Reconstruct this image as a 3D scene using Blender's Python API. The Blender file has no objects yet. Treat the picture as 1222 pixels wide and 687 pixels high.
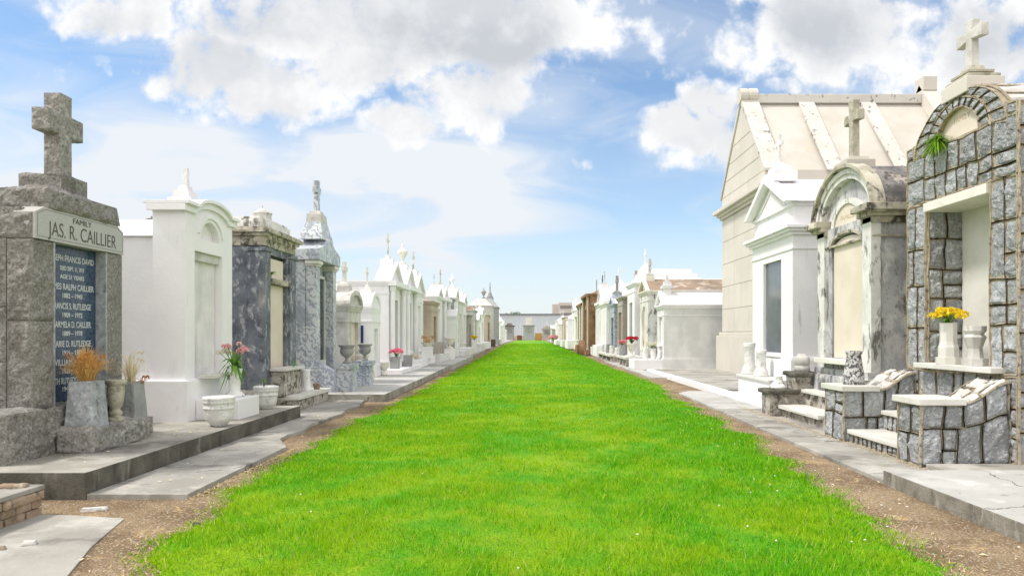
import bpy, bmesh, math, random
import numpy as np
from mathutils import Vector, Matrix, noise

R = math.radians
sc = bpy.context.scene
COL = sc.collection
rng = random.Random(7)

# ------------------------------------------------------------------ camera
HEYE = 1.6
cam_d = bpy.data.cameras.new('camera')
cam = bpy.data.objects.new('camera', cam_d)
COL.objects.link(cam)
cam.location = (0, 0, HEYE)
cam.rotation_euler = (R(90), 0, 0)
cam_d.sensor_width = 36
cam_d.lens = 820 / 1222 * 36
cam_d.shift_x = -20 / 1222
cam_d.shift_y = 55.5 / 1222
cam_d.clip_start = .1
cam_d.clip_end = 3000
sc.camera = cam

# ------------------------------------------------------------------ light
SUN_EL, SUN_AZ = 58, 262          # azimuth clockwise from +Y (north)
SKY_STR = .092
sun_d = bpy.data.lights.new('sun', 'SUN')
sun_d.energy = 1.8
sun_d.angle = R(10)
sun_d.color = (1, .955, .89)
sun = bpy.data.objects.new('sun', sun_d)
COL.objects.link(sun)
_d = Vector((math.sin(R(SUN_AZ)) * math.cos(R(SUN_EL)), math.cos(R(SUN_AZ)) * math.cos(R(SUN_EL)), math.sin(R(SUN_EL))))
sun.rotation_euler = _d.to_track_quat('Z', 'Y').to_euler()
sun.location = (-30, 10, 60)
sc.view_settings.view_transform = 'Standard'
sc.view_settings.look = 'None'
sc.view_settings.gamma = 1
sc.view_settings.use_curve_mapping = False
sc.view_settings.exposure = .92


class NT:
    """small helper for writing node trees"""
    def __init__(s, tree):
        s.t = tree
        s.t.nodes.clear()

    def n(s, typ, ins=None, **kw):
        nd = s.t.nodes.new(typ)
        for k, v in kw.items():
            setattr(nd, k, v)
        if ins:
            for k, v in ins.items():
                sock = nd.inputs[k]
                if isinstance(v, bpy.types.NodeSocket):
                    s.t.links.new(v, sock)
                else:
                    sock.default_value = v
        return nd

    def math(s, op, a, b=0.0, c=None, clamp=False):
        ins = {0: a, 1: b}
        if c is not None:
            ins[2] = c
        return s.n('ShaderNodeMath', ins, operation=op, use_clamp=clamp).outputs[0]

    def vm(s, op, a, b=(0, 0, 0)):
        nd = s.n('ShaderNodeVectorMath', {0: a, 1: b}, operation=op)
        return nd.outputs['Value'] if op in ('LENGTH', 'DOT_PRODUCT', 'DISTANCE') else nd.outputs[0]

    def smooth(s, v, lo, hi, a=0.0, b=1.0):
        return s.n('ShaderNodeMapRange', {0: v, 1: lo, 2: hi, 3: a, 4: b}, interpolation_type='SMOOTHSTEP').outputs[0]

    def mix(s, f, a, b, blend='MIX'):
        nd = s.n('ShaderNodeMix', data_type='RGBA', blend_type=blend)
        for sock, v in ((nd.inputs[0], f), (nd.inputs[6], a), (nd.inputs[7], b)):
            if isinstance(v, bpy.types.NodeSocket):
                s.t.links.new(v, sock)
            else:
                sock.default_value = (*v, 1) if (not isinstance(v, float) and len(v) == 3) else v
        return nd.outputs[2]

    def noise(s, vec, scale, detail=4.0, rough=.55, dist=0.0):
        return s.n('ShaderNodeTexNoise', {'Vector': vec, 'Scale': scale, 'Detail': detail, 'Roughness': rough, 'Distortion': dist}).outputs[0]


# ------------------------------------------------------------------ sky
world = bpy.data.worlds.new('World')
sc.world = world
world.use_nodes = True
w = NT(world.node_tree)
geo = w.n('ShaderNodeTexCoord').outputs['Generated']
sep = w.n('ShaderNodeSeparateXYZ', {0: geo})
ay = w.math('MAXIMUM', w.math('ABSOLUTE', sep.outputs[1]), .22)
pu = w.math('DIVIDE', sep.outputs[0], ay)
pw = w.math('DIVIDE', w.math('MAXIMUM', sep.outputs[2], -.02), ay)
P0 = w.n('ShaderNodeCombineXYZ', {0: pu, 1: pw, 2: 0.0}).outputs[0]
# clouds: (bearing, height, half-width, half-height, weight) on the unit plane ahead
CL = [(-.16, .45, .36, .10, 1.0), (.0, .44, .13, .075, .8), (-.25, .40, .16, .075, .9), (-.09, .345, .12, .06, .9),
      (-.455, .385, .12, .06, .95), (-.37, .35, .12, .065, .95), (-.45, .325, .1, .03, .5), (-.185, .305, .075, .035, .85),
      (-.60, .47, .13, .05, .85), (-.74, .50, .1, .04, .3), (-.66, .385, .07, .04, .3),
      (.215, .30, .075, .04, 1.0), (.27, .325, .055, .05, 1.0), (.30, .27, .05, .05, .8), (.245, .255, .06, .02, .5),
      (.45, .44, .18, .10, .95), (.67, .41, .15, .11, .85), (.37, .485, .06, .04, .6), (.38, .355, .05, .018, .7),
      (.07, .245, .035, .012, .52),
      (0.0, .9, 1.6, .25, .55), (-1.3, .35, .4, .2, .7), (1.3, .45, .4, .25, .8)]


def cloud_field(P, soft=False):
    D = None
    wob = w.n('ShaderNodeTexNoise', {'Vector': P, 'Scale': 9.0, 'Detail': 3.0, 'Roughness': .5}, noise_dimensions='2D').outputs['Color']
    Pd = w.vm('ADD', P, w.vm('MULTIPLY', w.vm('SUBTRACT', wob, (.5, .5, .5)), (.07, .05, 0)))
    for (u, v, ru, rv, wt) in CL:
        q = w.vm('MULTIPLY', w.vm('SUBTRACT', Pd, (u, v, 0)), (1 / ru, 1 / rv, 0))
        b = w.smooth(w.vm('LENGTH', q), 1.6, .2, 0.0, wt)
        D = b if D is None else w.math('MAXIMUM', D, b)
    if soft:
        ns = w.n('ShaderNodeTexNoise', {'Vector': P, 'Scale': 6.0, 'Detail': 3.0, 'Roughness': .45}, noise_dimensions='2D').outputs[0]
        return w.math('ADD', D, w.math('MULTIPLY', w.math('SUBTRACT', ns, .5), .9))
    n1 = w.n('ShaderNodeTexNoise', {'Vector': P, 'Scale': 12.0, 'Detail': 9.0, 'Roughness': .58}, noise_dimensions='2D').outputs[0]
    n2 = w.n('ShaderNodeTexVoronoi', {'Vector': w.vm('ADD', P, w.vm('MULTIPLY', wob, (.05, .05, 0))), 'Scale': 17.0, 'Detail': 3.0, 'Roughness': .5},
             voronoi_dimensions='2D', feature='SMOOTH_F1').outputs[0]
    nn = w.math('ADD', w.math('MULTIPLY', w.math('SUBTRACT', n1, .5), 1.35), w.math('MULTIPLY', w.math('SUBTRACT', .42, n2), .42))
    return w.math('ADD', D, nn)


D0 = cloud_field(P0)
D2 = cloud_field(P0, True)
D1 = cloud_field(w.vm('ADD', P0, (-.012, .04, 0)), True)
mask = w.smooth(D0, .24, .66)
under = w.smooth(w.math('SUBTRACT', D1, D2), -.30, .30)
thick = w.smooth(D0, .55, 1.15)
fine = w.smooth(w.math('SUBTRACT', D0, D2), .22, -.22, 0.0, .30)
grey = w.math('MULTIPLY', w.smooth(D2, .50, 1.0), w.smooth(pw, .32, .45, .22, .95))
grey = w.math('ADD', w.math('MULTIPLY', grey, w.math('ADD', .55, w.math('MULTIPLY', under, .55))), w.math('MULTIPLY', fine, w.smooth(D2, .45, .8)), clamp=True)
ccol = w.mix(grey, (1.0, 1.0, 1.0), (.58, .61, .655))
back = w.smooth(sep.outputs[1], .56, .25)      # unseen bright cloud added overhead, beside and behind the camera to light the walls
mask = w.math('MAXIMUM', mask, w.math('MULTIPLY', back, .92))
# thin veil of high cloud, denser towards the horizon
Pv = w.vm('MULTIPLY', P0, (1.0, 3.2, 1.0))
v1 = w.n('ShaderNodeTexNoise', {'Vector': Pv, 'Scale': 4.0, 'Detail': 7.0, 'Roughness': .5, 'Distortion': .6}, noise_dimensions='2D').outputs[0]
vband = w.smooth(w.math('ABSOLUTE', w.math('SUBTRACT', pw, .20)), .19, .03)
vleft = w.smooth(pu, .14, -.15, .25, 1.0)
veil = w.math('MULTIPLY', w.smooth(v1, .30, .76), w.math('ADD', .40, w.math('MULTIPLY', w.math('MULTIPLY', vband, vleft), .75)), clamp=True)
veil = w.math('ADD', veil, w.math('MULTIPLY', w.math('MULTIPLY', vband, vleft), .60), clamp=True)
veil = w.math('MAXIMUM', veil, w.smooth(pw, .24, .0, .04, .80))
nish = w.n('ShaderNodeTexSky', sky_type='NISHITA')
nish.sun_disc = False
nish.sun_elevation = R(SUN_EL)
nish.sun_rotation = R(SUN_AZ)
nish.air_density = 1.0
nish.dust_density = .6
nish.ozone_density = 1.0
skyc = w.mix(1.0, nish.outputs[0], (.88, 1.0, 1.06), 'MULTIPLY')
bg1 = w.n('ShaderNodeBackground', {'Color': skyc, 'Strength': SKY_STR})
bgv = w.n('ShaderNodeBackground', {'Color': (.90, .945, 1, 1), 'Strength': .505})
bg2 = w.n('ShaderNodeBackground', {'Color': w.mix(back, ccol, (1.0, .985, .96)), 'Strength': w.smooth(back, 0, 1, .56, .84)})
m1 = w.n('ShaderNodeMixShader', {0: veil, 1: bg1.outputs[0], 2: bgv.outputs[0]})
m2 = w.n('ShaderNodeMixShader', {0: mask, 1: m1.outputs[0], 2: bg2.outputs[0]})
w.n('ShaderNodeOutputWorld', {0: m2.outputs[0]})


# ------------------------------------------------------------------ materials
def mat(name, c1, c2=None, scale=3.0, rough=.8, bump=.15, bscale=40.0, layers=(), veins=None, speck=None, metal=0.0, trans=0.0, island=None, spec=.3, cracks=0.0):
    """layers: (colour, (sx,sy,sz), lo, hi, amount)"""
    m = bpy.data.materials.new(name)
    m.use_nodes = True
    t = NT(m.node_tree)
    pos = t.n('ShaderNodeNewGeometry').outputs['Position']
    c2 = c2 or tuple(min(1, x * .85) for x in c1)
    col = t.mix(t.smooth(t.noise(pos, scale, 5.0, .6), .35, .65), c1, c2)
    if island:
        col = t.mix(t.n('ShaderNodeNewGeometry').outputs['Random Per Island'], col, island)
    if veins:
        vc, vs, vd, lo, hi = veins
        wv = t.n('ShaderNodeTexWave', {'Vector': pos, 'Scale': vs, 'Distortion': vd, 'Detail': 5.0, 'Detail Scale': 1.3, 'Detail Roughness': .62}, bands_direction='DIAGONAL').outputs['Fac']
        col = t.mix(t.smooth(wv, lo, hi), col, vc)
    if speck:
        c, s_, lo, hi = speck
        col = t.mix(t.smooth(t.noise(pos, s_, 2.0, .7), lo, hi), col, c)
    for i, (c, s3, lo, hi, amt) in enumerate(layers):
        v = t.vm('ADD', t.vm('MULTIPLY', pos, s3), (i * 7.3, i * 3.1, i * 5.7))
        nz = t.noise(v, 1.0, 8.0, .66, .25)
        col = t.mix(t.smooth(nz, lo, hi, 0.0, amt), col, c)
    if cracks:
        wp = t.vm('ADD', pos, t.vm('MULTIPLY', t.vm('SUBTRACT', t.n('ShaderNodeTexNoise', {'Vector': pos, 'Scale': 3.0, 'Detail': 6.0}).outputs['Color'], (.5, .5, .5)), (.5, .5, .5)))
        ve = t.n('ShaderNodeTexVoronoi', {'Vector': wp, 'Scale': cracks}, feature='DISTANCE_TO_EDGE').outputs['Distance']
        gate = t.smooth(t.noise(pos, .8, 2.0), .52, .60)
        col = t.mix(t.math('MULTIPLY', t.smooth(ve, .011, .002, 0.0, .85), gate), col, (.06, .055, .045))
        pit = t.noise(pos, 130.0, 2.0, .6)
        col = t.mix(t.smooth(pit, .60, .72, 0.0, .45), col, (.12, .11, .10))
    b = t.n('ShaderNodeBsdfPrincipled', {'Base Color': col, 'Roughness': rough, 'Metallic': metal, 'Specular IOR Level': spec})
    if bump:
        h = t.math('ADD', t.noise(pos, bscale, 6.0, .65), t.math('MULTIPLY', t.noise(pos, bscale * .17, 4.0, .6), 1.5))
        bp = t.n('ShaderNodeBump', {'Height': h, 'Strength': bump, 'Distance': .02})
        t.t.links.new(bp.outputs[0], b.inputs['Normal'])
    out = b.outputs[0]
    if trans:
        tr = t.n('ShaderNodeBsdfTranslucent', {'Color': col})
        out = t.n('ShaderNodeMixShader', {0: trans, 1: out, 2: tr.outputs[0]}).outputs[0]
    t.n('ShaderNodeOutputMaterial', {0: out})
    return m


DK = (.05, .045, .04)
M = {}
M['white'] = mat('white_paint', (.83, .81, .82), (.78, .765, .775), 1.2, .6, .18, 18, [((.5, .49, .47), (2.5, 2.5, .7), .56, .80, .35), ((.28, .265, .24), (5, 5, .9), .62, .78, .5)])
M['white2'] = mat('chalky_white', (.78, .755, .75), (.66, .64, .64), 2.5, .75, .3, 25, [((.42, .40, .37), (2, 2, .5), .52, .75, .5), ((.16, .15, .13), (4, 4, 1.2), .64, .78, .7)])
M['cream'] = mat('cream_marble', (.72, .64, .545), (.66, .575, .47), 1.4, .5, .06, 20, [((.55, .45, .31), (2.0, 2.0, .8), .55, .8, .5)])
M['creamw'] = mat('creamy_plaster', (.76, .73, .66), (.66, .63, .56), 2.2, .7, .3, 22, [((.42, .38, .3), (3, 3, .7), .55, .75, .5), ((.1, .09, .075), (5, 5, 1.6), .64, .76, .8)])
M['lime'] = mat('pale_limestone', (.62, .575, .515), (.56, .525, .47), .8, .65, .15, 14, [((.52, .46, .38), (1.2, 1.2, .35), .52, .78, .45)])
M['limeroof'] = mat('pale_roof_marble', (.53, .505, .46), (.48, .445, .39), .7, .6, .15, 12, [((.60, .48, .33), (.8, .8, .8), .5, .75, .25), ((.20, .18, .17), (1.6, 2.6, 2.2), .66, .74, .8)])
M['limeband'] = mat('lichen_spotted_marble', (.58, .56, .52), (.52, .49, .445), .7, .6, .15, 12, [((.10, .09, .09), (3.6, 3.0, 3.0), .58, .64, .75)])
M['oldplaster'] = mat('weathered_plaster', (.50, .495, .50), (.34, .34, .36), 2.0, .85, .5, 14, [((.66, .645, .61), (2.2, 2.2, 1.4), .50, .62, .8), ((.09, .085, .085), (2.6, 2.6, .9), .50, .62, .85), ((.07, .07, .07), (11, 11, 5), .56, .66, .6), ((.36, .29, .20), (1.1, 1.1, .5), .60, .78, .5)])
M['oldwhite'] = mat('stained_white_plaster', (.74, .73, .69), (.62, .61, .58), 2.5, .8, .4, 16, [((.42, .41, .40), (2.4, 2.4, .8), .52, .64, .6), ((.09, .085, .075), (4.0, 4.0, 1.5), .53, .62, .85), ((.42, .33, .2), (1.4, 1.4, .6), .60, .72, .5)])
M['darkplaster'] = mat('dark_slate_plaster', (.19, .205, .235), (.10, .11, .135), 2.6, .8, .5, 15, [((.42, .42, .43), (7, 7, 5), .52, .62, .8), ((.42, .39, .36), (1.1, 2.0, .5), .56, .72, .6), ((.03, .03, .035), (7, 7, 4), .58, .68, .7)])
M['blackroof'] = mat('lichen_blackened_roof', (.24, .22, .21), (.10, .095, .095), 3.5, .95, .6, 14, [((.52, .46, .40), (3, 3, 3), .55, .66, .8), ((.035, .03, .03), (6, 6, 6), .54, .66, .8)])
M['sootcornice'] = mat('sooty_cream_cornice', (.52, .48, .39), (.33, .30, .24), 3, .9, .5, 16, [((.055, .05, .045), (5, 5, 3), .50, .62, .9), ((.72, .68, .58), (3, 3, 5), .56, .66, .7)])
M['brownroof'] = mat('brown_stained_roof', (.31, .225, .16), (.23, .18, .14), 1.6, .9, .4, 12, [((.60, .53, .46), (1.0, 1.6, 2.4), .52, .66, .8), ((.08, .07, .06), (2.2, 2.2, 2.2), .60, .70, .7)])
M['granite'] = mat('rock_faced_granite', (.33, .312, .285), (.22, .207, .19), 30, .85, 1.0, 80, [((.50, .48, .445), (34, 34, 34), .52, .64, .6), ((.07, .065, .06), (38, 38, 34), .53, .65, .65), ((.15, .135, .12), (3.5, 3.5, 1.2), .52, .66, .6)])
M['granitesm'] = mat('sawn_grey_granite', (.36, .34, .31), (.26, .247, .228), 26, .8, .8, 90, [((.09, .085, .08), (34, 34, 34), .54, .63, .7), ((.60, .58, .55), (11, 11, 11), .52, .62, .5), ((.15, .145, .14), (16, 16, 16), .54, .64, .55)])
M['granitew'] = mat('polished_pale_granite', (.46, .45, .435), (.40, .39, .375), 40, .4, .03, 60, [])
M['granitebl'] = mat('pale_blue_grey_granite', (.40, .415, .43), (.29, .30, .32), 12, .7, .6, 50, [((.58, .59, .60), (14, 14, 14), .54, .62, .6), ((.14, .145, .155), (11, 11, 11), .55, .64, .7)])
M['bluepanel'] = mat('polished_blue_granite', (.050, .085, .145), (.022, .042, .08), 30, .22, .02, 60, [((.12, .19, .28), (45, 45, 45), .54, .64, .7)], spec=.5)
M['marble'] = mat('veined_grey_marble', (.60, .615, .63), (.50, .52, .55), 2.4, .4, .05, 20, [((.27, .30, .35), (2.6, 2.6, 1.6), .50, .60, .75)], veins=((.25, .28, .335), 2.6, 16.0, .58, 1.05))
M['marbled'] = mat('dark_veined_marble', (.38, .42, .49), (.25, .29, .36), 2.0, .4, .05, 20, [((.62, .64, .66), (2, 2, 1.2), .54, .66, .6)], veins=((.64, .66, .68), 2.6, 17.0, .62, 1.05))
M['marblew'] = mat('white_marble', (.68, .665, .625), (.60, .58, .53), 2.0, .5, .12, 22, [((.55, .50, .42), (4, 4, 4), .58, .74, .4)])
M['marblea'] = mat('ashen_marble', (.62, .60, .57), (.46, .44, .41), 3, .7, .3, 30, [((.20, .18, .16), (6, 6, 3), .56, .70, .7)])
M['concrete'] = mat('worn_concrete', (.37, .352, .315), (.28, .265, .235), 1.2, .9, .35, 60, [((.54, .52, .47), (1.6, 1.6, 1.6), .50, .66, .6), ((.15, .14, .125), (.9, 1.4, 1.2), .52, .64, .8), ((.10, .09, .08), (7, 7, 7), .62, .72, .5)], cracks=.7)
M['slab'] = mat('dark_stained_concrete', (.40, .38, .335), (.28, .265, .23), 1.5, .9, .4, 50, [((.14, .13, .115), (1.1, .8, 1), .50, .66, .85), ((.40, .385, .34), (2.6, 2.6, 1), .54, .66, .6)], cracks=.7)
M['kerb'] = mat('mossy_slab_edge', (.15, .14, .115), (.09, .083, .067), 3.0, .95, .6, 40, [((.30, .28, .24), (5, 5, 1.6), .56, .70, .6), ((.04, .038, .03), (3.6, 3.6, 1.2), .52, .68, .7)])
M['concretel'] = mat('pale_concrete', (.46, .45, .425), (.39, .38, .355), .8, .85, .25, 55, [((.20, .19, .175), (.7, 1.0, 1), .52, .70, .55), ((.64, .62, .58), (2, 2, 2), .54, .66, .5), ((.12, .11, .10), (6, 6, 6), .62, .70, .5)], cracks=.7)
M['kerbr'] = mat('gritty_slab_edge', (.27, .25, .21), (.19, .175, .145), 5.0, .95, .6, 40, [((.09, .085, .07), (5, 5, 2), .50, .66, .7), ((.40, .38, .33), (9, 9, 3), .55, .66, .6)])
M['brick'] = mat('crumbling_brick', (.38, .28, .20), (.27, .20, .14), 5, .95, .8, 35, [((.50, .44, .36), (6, 6, 6), .52, .66, .6), ((.08, .07, .055), (8, 8, 8), .55, .66, .7)])
M['oldblock'] = mat('mortar_flaked_block', (.45, .42, .37), (.30, .27, .23), 5, .95, .8, 25, [((.66, .64, .6), (6, 6, 6), .54, .64, .7), ((.07, .06, .05), (7, 7, 7), .50, .60, .85)])
M['cobble'] = mat('blue_grey_fieldstone', (.53, .54, .55), (.34, .355, .375), 16, .9, 1.0, 60, [((.62, .63, .63), (26, 26, 26), .53, .62, .65), ((.10, .11, .125), (34, 34, 34), .55, .65, .65)], island=(.27, .275, .28))
M['mortar'] = mat('brown_mortar', (.46, .40, .30), (.33, .28, .205), 8, .95, .6, 50, [((.06, .05, .035), (14, 14, 14), .54, .64, .75)])
M['brown'] = mat('brown_stone', (.31, .175, .10), (.21, .115, .065), 2.5, .9, .5, 10, [((.46, .32, .22), (2.0, 2.0, 1.3), .55, .68, .7), ((.085, .06, .045), (3, 3, 1.4), .54, .66, .8)])
M['tan'] = mat('tan_stone', (.53, .44, .35), (.45, .37, .30), 1.5, .8, .2, 20, [((.3, .23, .17), (3, 3, .8), .58, .72, .5)])
M['taupe'] = mat('taupe_stone', (.42, .385, .345), (.35, .32, .29), 1.5, .8, .2, 20, [((.22, .20, .18), (3, 3, .8), .56, .72, .5)])
M['grey'] = mat('grey_granite_block', (.34, .34, .335), (.26, .26, .26), 4, .7, .3, 30, [((.14, .14, .14), (4, 4, 1.2), .56, .70, .5)])
M['mildew'] = mat('mildewed_white_plaster', (.74, .735, .72), (.62, .62, .61), 1.6, .8, .25, 18, [((.50, .505, .51), (1.3, 1.3, .45), .52, .70, .55), ((.22, .22, .22), (2.2, 2.2, .7), .62, .76, .5)])
M['glass'] = mat('dark_reflecting_glass', (.035, .045, .05), (.03, .04, .045), 1, .06, 0, 1, spec=.9)
M['glassb'] = mat('grey_polished_panel', (.14, .16, .175), (.10, .115, .13), 1.3, .10, 0, 1, spec=.8)
M['blueplaque'] = mat('blue_plaque', (.03, .045, .20), (.02, .03, .13), 30, .3, 0, 1)
M['ink'] = mat('cut_letter_shadow', (.10, .095, .085), None, 5, .8, 0)
M['inklight'] = mat('faded_cut_letters', (.60, .50, .36), None, 5, .8, 0)
M['whiteink'] = mat('white_letter_paint', (.60, .62, .63), None, 50, .7, 0)
M['glaze'] = mat('white_garden_pot', (.78, .77, .75), (.66, .65, .63), 9, .6, .6, 40, [((.32, .30, .27), (9, 9, 5), .55, .70, .6), ((.12, .11, .10), (16, 16, 10), .60, .68, .6)])
M['chipped'] = mat('chipped_white_paint', (.80, .79, .77), (.72, .71, .69), 6, .7, .6, 22, [((.06, .055, .05), (9, 9, 5), .59, .63, .95)])
M['mottle'] = mat('mottled_vase', (.60, .59, .58), (.48, .47, .47), 10, .8, .5, 40, [((.035, .035, .04), (26, 26, 20), .49, .54, .9)])
M['urnstone'] = mat('urn_stone', (.48, .45, .36), (.36, .335, .27), 8, .8, .5, 40, [((.15, .14, .11), (9, 9, 9), .55, .66, .6)])
M['soil'] = mat('potting_soil', (.06, .045, .03), None, 20, 1, .8, 60)
M['red'] = mat('red_petals', (.62, .02, .03), (.45, .01, .04), 20, .7, 0, island=(.75, .05, .12), trans=.2)
M['pink'] = mat('pink_petals', (.80, .30, .38), (.85, .48, .52), 20, .7, 0, island=(.92, .62, .62), trans=.2)
M['hotpink'] = mat('bright_pink_petals', (.85, .16, .42), (.85, .28, .50), 20, .7, 0, island=(.9, .35, .3), trans=.2)
M['yellow'] = mat('yellow_petals', (.90, .68, .02), (.85, .56, .01), 20, .7, 0, island=(.95, .80, .06), trans=.2)
M['cwhite'] = mat('creamy_petals', (.85, .82, .72), (.78, .72, .55), 20, .7, 0, island=(.88, .86, .82), trans=.2)
M['leaf'] = mat('green_leaves', (.10, .25, .035), (.06, .16, .03), 20, .6, 0, island=(.20, .40, .05), trans=.3)
M['fern'] = mat('bright_fern', (.16, .34, .02), (.10, .25, .02), 20, .6, 0, island=(.28, .48, .03), trans=.3)
M['dry'] = mat('dried_orange_strands', (.72, .42, .12), (.62, .31, .07), 20, .8, 0, island=(.82, .58, .25), trans=.2)
M['dryleaf'] = mat('russet_dried_leaves', (.50, .19, .05), (.36, .12, .04), 20, .8, 0, island=(.68, .33, .10), trans=.2)
M['drypale'] = mat('pale_dried_flowers', (.74, .63, .38), (.64, .5, .25), 20, .8, 0, island=(.84, .76, .55), trans=.2)
M['metalwall'] = mat('pale_blue_sheet_metal', (.60, .66, .71), (.55, .61, .67), .15, .5, 0, 1, [((.44, .47, .50), (.15, .1, .04), .5, .7, .5)])
M['trim'] = mat('grey_roof_trim', (.20, .22, .245), None, 1, .6, 0)
M['bark'] = mat('bark', (.16, .12, .085), None, 4, .9, .5, 20)
M['crown'] = mat('tree_leaves', (.07, .14, .025), (.045, .10, .02), 1, .7, 0, island=(.12, .22, .04), trans=.2)
M['bldg'] = mat('grey_concrete_building', (.56, .53, .50), (.50, .475, .45), .1, .9, 0, 1)
M['blackwin'] = mat('dark_window_band', (.22, .21, .205), None, .3, .3, 0)


def ground_mat():
    m = bpy.data.materials.new('bare_dirt_and_gravel')
    m.use_nodes = True
    t = NT(m.node_tree)
    pos = t.n('ShaderNodeNewGeometry').outputs['Position']
    col = t.mix(t.smooth(t.noise(pos, 1.1, 6.0, .6, .4), .38, .62), (.215, .150, .090), (.36, .265, .165))
    col = t.mix(t.smooth(t.noise(pos, 3.2, 6.0, .7, .8), .55, .68), col, (.50, .36, .18))
    vor = t.n('ShaderNodeTexVoronoi', {'Vector': pos, 'Scale': 62.0, 'Randomness': 1.0})
    col = t.mix(t.smooth(vor.outputs['Distance'], .0, .75, .55, 1.15), (.045, .035, .025), col)
    col = t.mix(t.math('MULTIPLY', t.smooth(t.n('ShaderNodeSeparateColor', {0: vor.outputs['Color']}).outputs[0], .88, .93), .7), col, (.50, .44, .36))
    col = t.mix(t.smooth(t.noise(pos, 90, 3.0, .7), .55, .75, 0.0, .6), col, (.12, .085, .06))
    b = t.n('ShaderNodeBsdfPrincipled', {'Base Color': col, 'Roughness': .95, 'Specular IOR Level': .1})
    h = t.math('SUBTRACT', t.noise(pos, 30, 6.0, .7), vor.outputs['Distance'])
    bp = t.n('ShaderNodeBump', {'Height': h, 'Strength': .9, 'Distance': .02})
    t.t.links.new(bp.outputs[0], b.inputs['Normal'])
    t.n('ShaderNodeOutputMaterial', {0: b.outputs[0]})
    return m


def grass_mat(name, blades):
    m = bpy.data.materials.new(name)
    m.use_nodes = True
    t = NT(m.node_tree)
    g = t.n('ShaderNodeNewGeometry')
    pos = g.outputs['Position']
    sx = t.n('ShaderNodeSeparateXYZ', {0: pos}).outputs[0]
    a = t.noise(pos, .55, 5.0, .6, .5)
    b_ = t.noise(pos, 2.6, 5.0, .65)
    big = t.math('ADD', t.math('MULTIPLY', a, .6), t.math('MULTIPLY', b_, .4))
    big = t.math('SUBTRACT', big, t.math('MULTIPLY', t.smooth(sx, 1.0, 3.0), .07))
    col = t.mix(t.smooth(big, .40, .60), (.105, .41, .004), (.31, .50, .005))
    col = t.mix(t.smooth(t.noise(pos, 7.0, 5.0, .7), .58, .72, 0.0, .65), col, (.50, .52, .05))
    col = t.mix(t.smooth(t.noise(t.vm('ADD', pos, (9, 4, 2)), 5.0, 5.0, .7), .60, .72, 0.0, .75), col, (.04, .26, .006))
    if blades:
        r = g.outputs['Random Per Island']
        col = t.mix(t.smooth(r, .35, 1.0, 0.0, .75), col, (.42, .68, .010))
        col = t.mix(t.smooth(r, .92, .96, 0.0, .8), col, (.62, .56, .18))
        col = t.mix(t.smooth(r, .30, .0, 0.0, .85), col, (.03, .19, .006))
    else:
        fine = t.noise(pos, 55.0, 5.0, .75)
        col = t.mix(t.smooth(fine, .35, .62, .7, 0.0), col, (.02, .07, .005))
        col = t.mix(t.smooth(t.noise(pos, 80.0, 3.0, .7), .58, .72, 0.0, .4), col, (.24, .27, .05))
    p = t.n('ShaderNodeBsdfPrincipled', {'Base Color': col, 'Roughness': .65, 'Specular IOR Level': .15})
    out = p.outputs[0]
    if blades:
        tr = t.n('ShaderNodeBsdfTranslucent', {'Color': col})
        out = t.n('ShaderNodeMixShader', {0: .35, 1: out, 2: tr.outputs[0]}).outputs[0]
    else:
        bp = t.n('ShaderNodeBump', {'Height': t.noise(pos, 40.0, 6.0, .75), 'Strength': .8, 'Distance': .03})
        t.t.links.new(bp.outputs[0], p.inputs['Normal'])
    t.n('ShaderNodeOutputMaterial', {0: out})
    return m


M['dirt'] = ground_mat()
M['turf'] = grass_mat('lawn_turf', False)
M['blade'] = grass_mat('grass_blades', True)


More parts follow.
